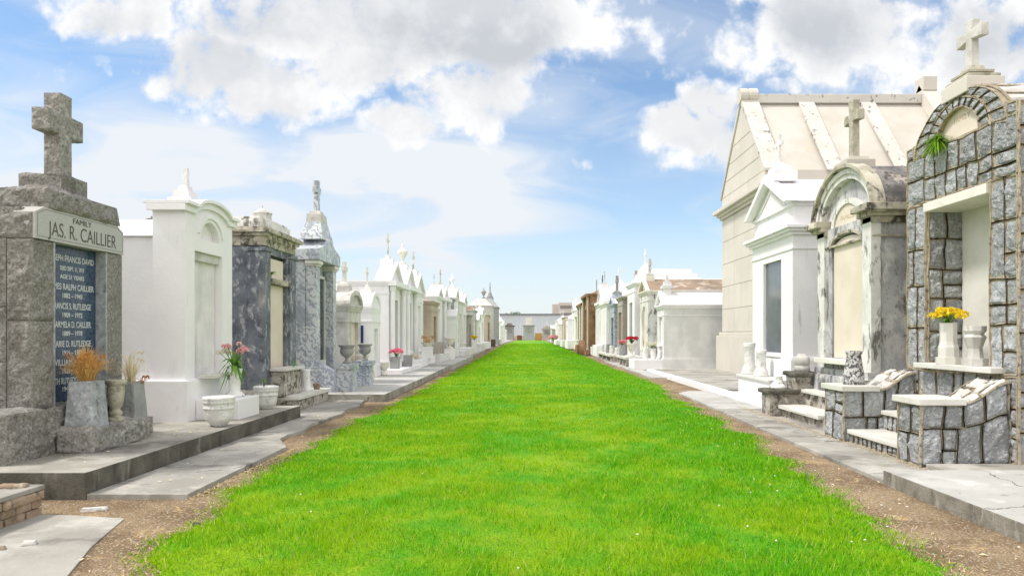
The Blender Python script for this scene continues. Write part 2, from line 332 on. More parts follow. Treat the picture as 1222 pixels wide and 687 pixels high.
# ------------------------------------------------------------------ mesh helpers
class MB:
    """collects geometry in world metres; fr maps local (along, depth, up) to world"""
    def __init__(s, fr=None):
        s.v, s.f, s.fr = [], [], fr

    def add(s, vs, fs):
        o = len(s.v)
        for p in vs:
            s.v.append(tuple(s.fr(p)) if s.fr else tuple(p))
        s.f += [tuple(i + o for i in f) for f in fs]
        return s

    def box(s, a0, a1, b0, b1, c0, c1, ta=0.0, tb=0.0):
        """ta/tb: how much the top is drawn in on each side"""
        v = [(a0, b0, c0), (a1, b0, c0), (a1, b1, c0), (a0, b1, c0),
             (a0 + ta, b0 + tb, c1), (a1 - ta, b0 + tb, c1), (a1 - ta, b1 - tb, c1), (a0 + ta, b1 - tb, c1)]
        return s.add(v, [(3, 2, 1, 0), (4, 5, 6, 7), (0, 1, 5, 4), (1, 2, 6, 5), (2, 3, 7, 6), (3, 0, 4, 7)])

    def prism(s, poly, b0, b1):
        """poly in (along, up), pushed through depth b0..b1"""
        n = len(poly)
        v = [(a, b0, c) for a, c in poly] + [(a, b1, c) for a, c in poly]
        return s.add(v, [tuple(range(n)), tuple(range(2 * n - 1, n - 1, -1))] + [(i, (i + 1) % n, n + (i + 1) % n, n + i) for i in range(n)])

    def prisma(s, poly, a0, a1):
        """poly in (depth, up), pushed along a0..a1"""
        n = len(poly)
        v = [(a0, b, c) for b, c in poly] + [(a1, b, c) for b, c in poly]
        return s.add(v, [tuple(range(n)), tuple(range(2 * n - 1, n - 1, -1))] + [(i, (i + 1) % n, n + (i + 1) % n, n + i) for i in range(n)])

    def prismz(s, poly, z0, z1):
        n = len(poly)
        v = [(a, b, z0) for a, b in poly] + [(a, b, z1) for a, b in poly]
        return s.add(v, [tuple(range(n)), tuple(range(2 * n - 1, n - 1, -1))] + [(i, (i + 1) % n, n + (i + 1) % n, n + i) for i in range(n)])

    def ring(s, outer, inner, b0, b1):
        """band between two open outlines of equal length, in (along, up)"""
        n = len(outer)
        v = [(a, b0, c) for a, c in outer] + [(a, b0, c) for a, c in inner] + [(a, b1, c) for a, c in outer] + [(a, b1, c) for a, c in inner]
        fs = []
        for i in range(n - 1):
            fs += [(i, i + 1, n + i + 1, n + i), (2 * n + i, 3 * n + i, 3 * n + i + 1, 2 * n + i + 1),
                   (i, 2 * n + i, 2 * n + i + 1, i + 1), (n + i, n + i + 1, 3 * n + i + 1, 3 * n + i)]
        fs += [(0, n, 3 * n, 2 * n), (n - 1, 3 * n - 1, 4 * n - 1, 2 * n - 1)]
        return s.add(v, fs)

    def lathe(s, prof, x, y, z, seg=16, sq=False, flute=0.0):
        if sq:
            seg = 4
        vs, fs = [], []
        for k, (r, h) in enumerate(prof):
            for i in range(seg):
                an = 2 * math.pi * i / seg + (math.pi / 4 if sq else 0)
                rr = r * (1.4142 if sq else 1) * (1 + (flute if i % 2 else 0))
                vs.append((x + rr * math.cos(an), y + rr * math.sin(an), z + h))
        n = len(prof)
        for k in range(n - 1):
            for i in range(seg):
                j = (i + 1) % seg
                fs.append((k * seg + i, k * seg + j, (k + 1) * seg + j, (k + 1) * seg + i))
        fs.append(tuple(reversed(range(seg))))
        fs.append(tuple((n - 1) * seg + i for i in range(seg)))
        return s.add(vs, fs)

    def tube(s, pts, r0, r1=None, seg=5):
        r1 = r0 if r1 is None else r1
        vs, fs = [], []
        n = len(pts)
        for k in range(n):
            a = Vector(pts[max(0, k - 1)])
            b = Vector(pts[min(n - 1, k + 1)])
            d = (b - a).normalized()
            u = d.orthogonal().normalized()
            w_ = d.cross(u)
            r = r0 + (r1 - r0) * k / (n - 1)
            for i in range(seg):
                an = 2 * math.pi * i / seg
                vs.append(Vector(pts[k]) + u * r * math.cos(an) + w_ * r * math.sin(an))
        for k in range(n - 1):
            for i in range(seg):
                j = (i + 1) % seg
                fs.append((k * seg + i, k * seg + j, (k + 1) * seg + j, (k + 1) * seg + i))
        fs += [tuple(reversed(range(seg))), tuple((n - 1) * seg + i for i in range(seg))]
        return s.add(vs, fs)

    def strip(s, pts, wd, up=(0, 0, 1)):
        """thin leaf or strand, flat ribbon that narrows to its tip"""
        n = len(pts)
        d = (Vector(pts[-1]) - Vector(pts[0]))
        sd = d.cross(Vector(up))
        sd = sd.normalized() if sd.length > 1e-6 else Vector((1, 0, 0))
        vs = []
        for k, p in enumerate(pts):
            t = k / (n - 1)
            ww = wd * (math.sin(math.pi * min(1, .25 + t * .75)) + .05)
            vs += [Vector(p) - sd * ww, Vector(p) + sd * ww]
        return s.add(vs, [(2 * k, 2 * k + 1, 2 * k + 3, 2 * k + 2) for k in range(n - 1)])

    def rough(s, a0, a1, b0, b1, c0, c1, amp=.03, step=.04, seed=0, edge=.03, faces='all', ta=0.0, tb=0.0):
        """rock-faced block: sides broken by noise, arrises nearly straight"""
        dims = (a1 - a0, b1 - b0, c1 - c0)
        step = step * .62 if step <= .035 else step
        n = [max(2, min(110, int(d / step))) for d in dims]
        lo, hi = (a0, b0, c0), (a1, b1, c1)
        for ax in range(3):
            u, v = [(1, 2), (0, 2), (0, 1)][ax]
            for sd in (0, 1):
                vs, fs = [], []
                for i in range(n[u] + 1):
                    for j in range(n[v] + 1):
                        p = [0, 0, 0]
                        p[u] = lo[u] + dims[u] * i / n[u]
                        p[v] = lo[v] + dims[v] * j / n[v]
                        p[ax] = hi[ax] if sd else lo[ax]
                        q = Vector(p)
                        e = min(i * dims[u] / n[u], (n[u] - i) * dims[u] / n[u], j * dims[v] / n[v], (n[v] - j) * dims[v] / n[v])
                        f = min(1, e / edge) if faces == 'all' or (ax, sd) in faces else 0
                        w1 = noise.fractal(q * 3.1 + Vector((seed, 0, 0)), 1, 2, 6)
                        w2 = noise.cell(q * 9 + Vector((seed, w1, 3)))
                        h = amp * (.35 + 1.3 * w1 + .45 * noise.noise(q * 13 + Vector((0, seed, 0))) + .9 * abs(noise.noise(q * 6)) + .35 * noise.noise(q * 27))
                        k = (sd * 2 - 1) * f * h
                        p[ax] += k
                        if ta or tb:
                            t = (p[2] - c0) / (c1 - c0)
                            am, bm = (a0 + a1) / 2, (b0 + b1) / 2
                            p[0] = am + (p[0] - am) * (1 - t * 2 * ta / dims[0])
                            p[1] = bm + (p[1] - bm) * (1 - t * 2 * tb / dims[1])
                        vs.append(p)
                m_ = n[v] + 1
                for i in range(n[u]):
                    for j in range(n[v]):
                        fs.append((i * m_ + j, (i + 1) * m_ + j, (i + 1) * m_ + j + 1, i * m_ + j + 1))
                s.add(vs, fs)
        return s

    def build(s, name, m, parent=None, bevel=0.0, smooth=False, weld=False, loc=None):
        o = Vector(loc) if loc else (Vector(parent['o']) if parent is not None and 'o' in parent else Vector((0, 0, 0)))
        me = bpy.data.meshes.new(name)
        me.from_pydata([tuple(Vector(p) - o) for p in s.v], [], s.f)
        bm = bmesh.new()
        bm.from_mesh(me)
        if weld:
            bmesh.ops.remove_doubles(bm, verts=bm.verts, dist=1e-4)
        bmesh.ops.recalc_face_normals(bm, faces=bm.faces)
        if bevel:
            ed = [e for e in bm.edges if len(e.link_faces) == 2 and e.calc_face_angle(0) > .5]
            bmesh.ops.bevel(bm, geom=ed, offset=bevel, segments=2, affect='EDGES', profile=.6, clamp_overlap=True)
        bm.to_mesh(me)
        bm.free()
        if smooth:
            for p in me.polygons:
                p.use_smooth = True
        me.materials.append(M[m] if isinstance(m, str) else m)
        ob = bpy.data.objects.new(name, me)
        COL.objects.link(ob)
        if parent is not None:
            ob.parent = parent
            ob['o'] = tuple(o)
        else:
            ob.location = o
        return ob


LABELS = {}


def tag(o, label, cat, group=None):
    o['label'] = label
    o['category'] = cat
    if group:
        o['group'] = group
    return o


def root(name, loc, label, cat, group=None):
    e = bpy.data.objects.new(name, None)
    COL.objects.link(e)
    e.location = loc
    e.empty_display_size = .2
    e['o'] = tuple(loc)
    return tag(e, label, cat, group)


def struct(o):
    o['kind'] = 'structure'
    return o


def frame(s, X, Y):
    """local along (+Y), depth (away from the lane), up"""
    return lambda p: (s * (X + p[1]), Y + p[0], p[2])


def arc(cx, cz, ra, rz, a0, a1, n):
    return [(cx + ra * math.cos(R(a0 + (a1 - a0) * i / n)), cz + rz * math.sin(R(a0 + (a1 - a0) * i / n))) for i in range(n + 1)]


def text(body, size, pos, side, m, parent, width=None, name='lettering', depth=.004, spacing=1.0, off=0.0):
    c = bpy.data.curves.new(name, 'FONT')
    c.body = body
    c.size = size
    c.align_x = 'CENTER'
    c.align_y = 'CENTER'
    c.extrude = depth
    c.offset = off
    c.space_character = spacing
    t = bpy.data.objects.new('tmp', c)
    COL.objects.link(t)
    bpy.context.view_layer.update()
    dg = bpy.context.evaluated_depsgraph_get()
    me = bpy.data.meshes.new_from_object(t.evaluated_get(dg))
    bpy.data.objects.remove(t)
    xs = [v.co.x for v in me.vertices]
    k = 1.0
    if width:
        k = width / (max(xs) - min(xs))
    rot = Matrix.Rotation(R(90 * -side), 4, 'Z') @ Matrix.Rotation(R(90), 4, 'X')
    o = Vector(parent['o']) if 'o' in parent else Vector((0, 0, 0))
    me.transform(Matrix.Translation(Vector(pos) - o) @ rot @ Matrix.Diagonal((k, 1, 1, 1)))
    me.materials.clear()
    me.materials.append(M[m])
    ob = bpy.data.objects.new(name, me)
    COL.objects.link(ob)
    ob.parent = parent
    ob['o'] = tuple(o)
    return ob


# crosses and finials: local frame, centre (a, d), base z
def cross_mb(mb, a, d, z, h, t=.1, arm=.5, cut=.68, flare=0.0):
    hw = h * arm / 2
    t2 = t / 2
    zc = z + h * cut
    f = flare
    poly = [(a - t2 - f * .4, z), (a + t2 + f * .4, z), (a + t2, zc - t2), (a + hw, zc - t2 - f), (a + hw, zc + t2 + f), (a + t2, zc + t2),
            (a + t2 + f, z + h), (a - t2 - f, z + h), (a - t2, zc + t2), (a - hw, zc + t2 + f), (a - hw, zc - t2 - f), (a - t2, zc - t2)]
    mb.prism(poly, d - t2 * .9, d + t2 * .9)


def finial(kind, fr, a, d, z, h, m, parent, near=False):
    mb = MB(fr)
    bv = .006 if near else 0
    if kind in ('cross', 'fatcross', 'thincross'):
        b = h * .16
        wd = {'cross': .16, 'fatcross': .24, 'thincross': .11}[kind] * h
        mb.box(a - wd, a + wd, d - wd, d + wd, z, z + b * .6, .01, .01)
        mb.box(a - wd * .7, a + wd * .7, d - wd * .7, d + wd * .7, z + b * .6, z + b, .02, .02)
        cross_mb(mb, a, d, z + b, h - b, wd * .62, .62 if kind != 'thincross' else .5, .66, wd * .10)
        return mb.build('cross', m, parent, bv)
    if kind == 'urn':
        mb.lathe([(.16, 0), (.16, .1), (.07, .14), (.05, .22), (.10, .3), (.22, .52), (.24, .62), (.17, .7), (.1, .74), (.05, .9), (.02, 1)], a, d, z, 12)
        k = h
        mb.v = [(x, y, z0) for x, y, z0 in mb.v]
        o = Vector(fr((a, d, z)))
        mb.v = [tuple(o + (Vector(p) - o) * k) for p in mb.v]
        return mb.build('urn', m, parent, 0, True)
    if kind == 'spire':
        mb.lathe([(.20, 0), (.20, .08), (.15, .1), (.11, .30), (.045, .40), (.035, .62), (.05, .66), (.03, .7), (.02, 1)], a, d, z, 8)
        o = Vector(fr((a, d, z)))
        mb.v = [tuple(o + (Vector(p) - o) * h) for p in mb.v]
        return mb.build('spire', m, parent)
    if kind == 'block':
        mb.box(a - .5 * h, a + .5 * h, d - .5 * h, d + .5 * h, z, z + h * .75)
        mb.box(a - .54 * h, a + .54 * h, d - .54 * h, d + .54 * h, z + h * .75, z + h, .5 * h, .5 * h)
        return mb.build('finial', m, parent, bv)
    if kind == 'step':
        mb.box(a - .42 * h, a + .42 * h, d - .42 * h, d + .42 * h, z, z + h * .2, .0, .0)
        mb.box(a - .3 * h, a + .3 * h, d - .3 * h, d + .3 * h, z + h * .2, z + h * .52, .06 * h, .06 * h)
        mb.box(a - .12 * h, a + .12 * h, d - .12 * h, d + .12 * h, z + h * .52, z + h, .05 * h, .05 * h)
        return mb.build('finial', m, parent, bv)


def tomb(name, s, X, Y, W, z0, Hh, D, body='white', roof='gable', rise=.6, fin=('cross', .9), label='', cat='tomb', group=None, tab='white2',
         open_=(.2, .8, .22, .8), arched=False, roofm=None, cornm=None, finm=None, attic=0.0, cols=0, colm=None, plinth=.35, over=.12, blockD=None, step=0, near=False, tymp=True, ped=None, rec=.13):
    """one family tomb: (along W) x (depth D) x (wall height Hh)"""
    fr = frame(s, X, Y)
    roofm = roofm or body
    cornm = cornm or body
    finm = finm or body
    r = root(name, (s * (X + D / 2), Y + W / 2, z0), label, cat, group)
    bD = blockD or D
    zt = z0 + Hh
    bv = .008 if near else 0
    a0, a1, c0, c1 = W * open_[0], W * open_[1], z0 + Hh * open_[2], z0 + Hh * open_[3]
    mb = MB(fr)
    mb.box(0, W, rec, bD, z0, zt)
    mb.box(0, a0, 0, rec, z0, zt)
    mb.box(a1, W, 0, rec, z0, zt)
    mb.box(a0, a1, 0, rec, z0, c0)
    if arched:
        am = (a0 + a1) / 2
        ra = (a1 - a0) / 2
        zs = c1 - ra
        pts = arc(am, zs, ra, ra, 180, 0, 10)
        mb.ring([(p[0], zt) for p in pts], pts, 0, rec)
    else:
        mb.box(a0, a1, 0, rec, c1, zt)
    if bD < D:
        mb.box(.05, W - .05, bD, D, z0, zt - .25)
    mb.build('wall', body, r)
    t = MB(fr)
    t.box(a0 + .012, a1 - .012, rec - .035, rec + .01, c0 + .004, c1 - .01)
    t.build('tablet', tab, r)
    st = MB(fr)
    st.box(a0 - .08, a1 + .08, -.09, rec - .045, c0 - .09, c0 + .002)
    st.build('sill', cornm, r, bv)
    p = MB(fr)
    p.box(-.07, W + .07, -.07, bD + .05, z0 - .05, z0 + plinth)
    p.box(-.04, W + .04, -.04, bD + .02, z0 + plinth, z0 + plinth + .05)
    p.build('plinth', body, r, bv)
    if cols:
        for k in range(cols):
            ac = W * (.06 + .88 * k / (cols - 1))
            cm = MB(fr)
            cm.lathe([(.13, 0), (.13, .1), (.10, .14), (.095, Hh - plinth - .34), (.08, Hh - plinth - .24), (.13, Hh - plinth - .12), (.13, Hh - plinth)], ac, -.12, z0 + plinth, 10, sq=False)
            cm.build('column', colm or body, r)
        p2 = MB(fr)
        p2.box(-.1, W + .1, -.3, -.075, z0 - .05, z0 + plinth - .003)
        p2.build('column_base', cornm, r)
        p2 = MB(fr)
        p2.box(-.1, W + .1, -.3, -.003, zt - .003, zt + .197)
        p2.build('entablature', cornm, r)
    c = MB(fr)
    o = over
    for k, (ov, h0, h1) in enumerate(((.35, 0, .07), (.7, .07, .13), (1.0, .13, .2))):
        c.box(-o * ov, W + o * ov, -o * ov, bD + o * ov * .5, zt + h0, zt + h1)
    if near or Y < 45:
        c.box(-.025, W + .025, -.025, bD + .01, zt - .32, zt - .27)
    c.build('cornice', cornm, r, bv)
    zr = zt + .2
    if attic:
        at = MB(fr)
        at.box(.06, W - .06, .04, bD - .1, zr, zr + attic)
        at.box(.0, W, -.02, bD - .06, zr + attic, zr + attic + .07)
        at.build('attic', cornm, r, bv)
        zr += attic + .07
    am = W / 2
    e = o * .95
    pk = zr + rise
    if roof in ('gable', 'parapet'):
        rd = bD if roof == 'gable' else .55
        g = MB(fr)
        g.prism([(-e + .05, zr), (W + e - .05, zr), (am, pk - .03)], .02, rd)
        g.build('roof', roofm, r)
        rk = MB(fr)
        tt = .11
        n_ = math.hypot(am + e, rise)
        dz = tt * n_ / (am + e)
        rk.ring([(-e, zr + .002), (am, pk + .02), (W + e, zr + .002)], [(-e + tt * n_ / rise, zr + .002), (am, pk - dz), (W + e - tt * n_ / rise, zr + .002)], -e, .06)
        rk.build('pediment', cornm, r, bv)
        if roof == 'parapet' and D > .7:
            g2 = MB(fr)
            g2.prism([(0, zt - .2), (W, zt - .2), (am, zt + .15)], rd + .02, D)
            g2.build('rear_roof', roofm, r)
    elif roof in ('arch', 'barrel'):
        n = 14
        g = MB(fr)
        g.prism([(p[0], p[1]) for p in arc(am, zr, am + e * .5, rise - .04, 180, 0, n)], .02, bD if roof == 'barrel' else bD)
        g.build('roof', roofm, r, 0)
        rk = MB(fr)
        rk.ring(arc(am, zr + .002, am + e, rise, 180, 0, n), arc(am, zr + .002, am + e - .13, rise - .13, 180, 0, n), -e, .06)
        rk.build('pediment', cornm, r, 0)
    elif roof == 'hip':
        g = MB(fr)
        g.box(-.02, W + .02, -.02, bD, zr, pk, W * .32, min(bD, W) * .32)
        g.build('roof', roofm, r)
        pk -= .02
    elif roof == 'steps':
        g = MB(fr)
        hs = rise / 3
        for k in range(3):
            i_ = W * .1 * (k + 1)
            g.box(i_, W - i_, .05 + i_ * .5, max(bD - i_, .8), zr + hs * k, zr + hs * (k + 1), .03, .03)
        g.build('roof', roofm, r, bv)
    if fin:
        kind, fh = fin
        wdt = fh * .2
        fb = MB(fr)
        dd = min(.3, D / 2) if roof not in ('hip', 'steps') else (min(bD, W) * .32 + .25 if roof == 'hip' else W * .15 + .42)
        fb.box(am - wdt - .04, am + wdt + .04, dd - wdt - .04, dd + wdt + .04, pk - .22 if roof != 'steps' else pk - .02, pk + .14)
        fb.build('finial_base', cornm, r, bv)
        finial(kind, fr, am, dd, pk + .14, fh, finm, r, near)
    return r


# ------------------------------------------------------------------ plants and pots
def blossom(mb, c, r, rg, n=12):
    c = Vector(c)
    for k in range(n):
        th = rg.uniform(0, 2 * math.pi)
        ph = rg.uniform(-.3, 1.4)
        d = Vector((math.cos(th) * math.cos(ph), math.sin(th) * math.cos(ph), math.sin(ph)))
        u = d.orthogonal().normalized()
        u = Matrix.Rotation(rg.uniform(0, 6.28), 3, d) @ u
        v = d.cross(u)
        b = c + d * r * .35
        q = c + d * r
        wq = r * .45
        mb.add([b, b + u * wq + (q - b) * .55, q + v * wq * .2, b - u * wq + (q - b) * .6], [(0, 1, 2, 3)])
        mb.add([b, b + v * wq + (q - b) * .5, q - u * wq * .2, b - v * wq + (q - b) * .6], [(0, 1, 2, 3)])


def bouquet(name, loc, spread, height, nb, br, m, label, cat='flowers', seed=1, leafm='leaf', nleaf=26, group=None, droop=0.0, leafw=.012, extra=None):
    rg = random.Random(seed)
    r = root(name, loc, label, cat, group)
    L = Vector(loc)
    st, lf = MB(), MB()
    bls = {}
    for k in range(nb):
        th = rg.uniform(0, 6.28)
        rad = spread * math.sqrt(rg.uniform(.02, 1))
        top = L + Vector((math.cos(th) * rad, math.sin(th) * rad, height * rg.uniform(.65, 1.0) - .25 * rad))
        st.tube([L + Vector((0, 0, -.04)), L * .4 + top * .6 + Vector((0, 0, .02)), top], .004, .003, 4)
        mm = m if not extra or rg.random() > .35 else extra
        blossom(bls.setdefault(mm, MB()), top, br * rg.uniform(.8, 1.2), rg)
    for k in range(nleaf):
        th = rg.uniform(0, 6.28)
        rad = spread * rg.uniform(.5, 1.25)
        tip = L + Vector((math.cos(th) * rad, math.sin(th) * rad, height * rg.uniform(.0, .8) - droop * rg.random()))
        mid = (L + tip) / 2 + Vector((0, 0, height * .3))
        lf.strip([L, (L + mid) / 2 + Vector((0, 0, .03)), mid, (mid + tip) / 2, tip], leafw * rg.uniform(.7, 1.4))
    st.build('stems', leafm, r)
    lf.build('leaves', leafm, r)
    for mm, b in bls.items():
        b.build('blossoms', mm, r)
    return r


def dried_plant(name, loc, spread, height, n, label, m='dry', seed=1, heads=6, headm='dryleaf', group=None):
    rg = random.Random(seed)
    r = root(name, loc, label, 'plant', group)
    L = Vector(loc)
    mb, hd = MB(), MB()
    for k in range(n):
        th = rg.uniform(0, 6.28)
        rad = spread * (rg.uniform(.0, 1) ** .55)
        b = L + Vector((rg.uniform(-.5, .5) * spread * .4, rg.uniform(-.5, .5) * spread * .4, -.02))
        top = L + Vector((math.cos(th) * rad, math.sin(th) * rad, height * rg.uniform(.3, 1.05) * (1 - .55 * (rad / spread) ** 2)))
        mid = (b + top) / 2 + Vector((0, 0, height * .22))
        pts = [b, b * .5 + mid * .5, mid, mid * .45 + top * .55 + Vector((0, 0, .012)), top]
        mb.strip(pts, .0028 * rg.uniform(.6, 1.5))
        for j in range(4):
            q = mid.lerp(top, rg.random())
            mb.strip([q, q + Vector((rg.uniform(-.05, .05), rg.uniform(-.05, .05), rg.uniform(-.01, .045)))], .002)
    for k in range(heads):
        th = rg.uniform(0, 6.28)
        p = L + Vector((math.cos(th) * spread * .6, math.sin(th) * spread * .6, height * rg.uniform(.5, .8)))
        blossom(hd, p, .03, rg, 7)
    mb.build('strands', m, r)
    hd.build('seed_heads', headm, r)
    return r


def pot(name, loc, prof, label, m='glaze', seg=20, flute=0.0, cat='flower pot', smooth=True, sq=False, group=None, soil=True, tilt=None):
    """hollow vessel: profile goes up the outside"""
    r = root(name, loc, label, cat, group)
    mb = MB()
    rt, ht = prof[-1]
    full = prof + [(rt * .86, ht), (rt * .82, ht - .05)]
    mb.lathe(full, loc[0], loc[1], loc[2], seg, sq, flute)
    b = mb.build('bowl', m, r, 0, False)
    if smooth and not sq:
        for p in b.data.polygons:
            p.use_smooth = abs(p.normal.z) < .9
    if soil:
        sm = MB()
        sm.lathe([(rt * .80, 0), (rt * .80, .008)], loc[0], loc[1], loc[2] + ht - .045, seg, sq)
        sm.build('soil', 'soil', r)
    return r


# ------------------------------------------------------------------ masonry of rough stones
def cells(u0, u1, v0, v1, cu, cv, rg):
    out = []
    v = v0
    nrow = max(1, round((v1 - v0) / cv))
    hs = [rg.uniform(.75, 1.3) for _ in range(nrow)]
    k = (v1 - v0) / sum(hs)
    for h in hs:
        h *= k
        nc = max(1, round((u1 - u0) / cu))
        ws = [rg.uniform(.6, 1.4) for _ in range(nc)]
        kk = (u1 - u0) / sum(ws)
        u = u0
        for w_ in ws:
            w_ *= kk
            if rg.random() < .16 and h > cv * .8:
                out += [(u, u + w_, v, v + h * .45), (u, u + w_, v + h * .45, v + h)]
            else:
                out.append((u, u + w_, v, v + h))
            u += w_
        v += h
    return out


def plane_map(O, U, V, N):
    O, U, V, N = map(Vector, (O, U, V, N))
    return lambda u, v, h: O + U * u + V * v + N * h


def masonry(sm, mm, cl, f0, gap=.010, amp=.042, bead=.010, su=1.0, sv=1.0, step=.026):
    """su, sv: metres per unit of u and v"""
    ph = rng.uniform(0, 50)

    def f(u, v, h):
        q = Vector((u * su * 3.4, v * sv * 3.4, ph))
        return f0(u + .030 * noise.noise(q) / su, v + .026 * noise.noise(q + Vector((9, 4, 7))) / sv, h)
    for (u0, u1, v0, v1) in cl:
        gu, gv = gap / su, gap / sv
        nu = max(3, min(20, int((u1 - u0) * su / step)))
        nv = max(3, min(20, int((v1 - v0) * sv / step)))
        sd = rng.uniform(0, 100)
        tu, tv = rng.uniform(-.3, .3), rng.uniform(-.3, .3)
        vs, fs = [], []
        a0, a1, b0, b1 = u0 + gu, u1 - gu, v0 + gv, v1 - gv
        for i in range(nu + 1):
            for j in range(nv + 1):
                x, y = i / nu * 2 - 1, j / nv * 2 - 1
                # rounded corners
                cx = x * (1 - .07 * y * y * abs(y))
                cy = y * (1 - .07 * x * x * abs(x))
                u = (a0 + a1) / 2 + cx * (a1 - a0) / 2
                v = (b0 + b1) / 2 + cy * (b1 - b0) / 2
                ed = 1 - max(abs(x), abs(y)) ** 5
                h = -.006 + amp * ed ** .5 * (.55 + 1.0 * noise.fractal(Vector((u * su * 6 + sd, v * sv * 6, sd)), 1, 2, 3) + .45 * noise.noise(Vector((u * su * 24 + sd, v * sv * 24, sd))) + .3 * (x * tu + y * tv))
                h = max(h, -.006 + .012 * ed)
                vs.append(f(u, v, h))
        m_ = nv + 1
        for i in range(nu):
            for j in range(nv):
                fs.append((i * m_ + j, (i + 1) * m_ + j, (i + 1) * m_ + j + 1, i * m_ + j + 1))
        # skirt
        b = len(vs)
        loop = [i * m_ for i in range(nu + 1)] + [nu * m_ + j for j in range(1, nv + 1)] + [i * m_ + nv for i in range(nu - 1, -1, -1)] + [j for j in range(nv - 1, 0, -1)]
        for ix in loop:
            i, j = divmod(ix, m_)
            vs.append(f(a0 + (a1 - a0) * i / nu, b0 + (b1 - b0) * j / nv, -.02))
        L = len(loop)
        for k in range(L):
            fs.append((loop[k], loop[(k + 1) % L], b + (k + 1) % L, b + k))
        sm.add(vs, fs)
        # mortar beads on the lower and left joint, and round the border
        for (p, q, ax) in (((u0, v0), (u1, v0), 1), ((u0, v0), (u0, v1), 0), ((u0, v1), (u1, v1), 1), ((u1, v0), (u1, v1), 0)):
            L_ = math.hypot((q[0] - p[0]) * su, (q[1] - p[1]) * sv)
            n = max(2, int(L_ / .05))
            pv, pf = [], []
            for k in range(n + 1):
                t = k / n
                u, v = p[0] + (q[0] - p[0]) * t, p[1] + (q[1] - p[1]) * t
                wob = .006 * noise.noise(Vector((u * su * 9, v * sv * 9, 3.3)))
                bw = bead * (1 + .3 * noise.noise(Vector((u * su * 20, v * sv * 20, 7.7))))
                for (o_, hh) in ((-1, -.012), (-.7, .012), (.7, .012), (1, -.012)):
                    if ax:
                        pv.append(f(u, v + (o_ * bw + wob) / sv, hh + .004 * ax))
                    else:
                        pv.append(f(u + (o_ * bw + wob) / su, v, hh + .006))
            for k in range(n):
                for c in range(3):
                    pf.append((4 * k + c, 4 * k + c + 1, 4 * k + 5 + c, 4 * k + 4 + c))
            mm.add(pv, pf)


# ================================================================== SETTING
g = MB()
g.add([(-900, -60, 0), (900, -60, 0), (900, 1500, 0), (-900, 1500, 0)], [(0, 1, 2, 3)])
struct(g.build('ground', 'dirt'))

EL = [(-10, -2.3), (3, -2.35), (4.6, -2.5), (5.9, -2.83), (7.7, -3.0), (9.7, -3.05), (13, -3.1), (16.2, -3.0), (21.5, -3.0), (28, -3.05), (35, -3.15), (60, -3.35), (100, -3.8), (150, -3.7), (187, -3.2)]
ER = [(-10, 2.4), (3, 2.5), (4.6, 2.7), (6.5, 2.95), (8.4, 3.1), (11.8, 3.45), (15, 3.52), (18.5, 3.62), (21, 4.0), (24, 4.05), (32, 3.9), (57, 4.05), (100, 4.3), (150, 4.2), (187, 3.6)]


def edge(tab, y):
    return float(np.interp(y, [t[0] for t in tab], [t[1] for t in tab]))


def lawn_edges(y):
    w1 = .26 * noise.fractal(Vector((y * .9, 0, 3)), 1, 2, 5) + .07 * noise.noise(Vector((y * 5, 2, 0)))
    w2 = .32 * noise.fractal(Vector((y * .9, 5, 9)), 1, 2, 5) + .08 * noise.noise(Vector((y * 5, 9, 0)))
    k = 1 if y < 60 else 1.5
    return edge(EL, y) + w1 * k, edge(ER, y) + w2 * k


ys = []
y = -10
while y < 187:
    ys.append(y)
    y += max(.06, min(1.5, abs(y) * .012))
NX = 24
vs, fs = [], []
for y in ys:
    l, r_ = lawn_edges(y)
    for i in range(NX + 1):
        t = i / NX
        x = l + (r_ - l) * t
        h = .012 + .025 * math.sin(math.pi * t) ** .5 + .008 * noise.noise(Vector((x * 1.5, y * 1.5, 0)))
        if i in (0, NX):
            h = .001
        vs.append((x, y, h))
for j in range(len(ys) - 1):
    for i in range(NX):
        a = j * (NX + 1) + i
        fs.append((a, a + 1, a + NX + 2, a + NX + 1))
lw = MB()
lw.add(vs, fs)
struct(lw.build('lawn', 'turf', smooth=True))


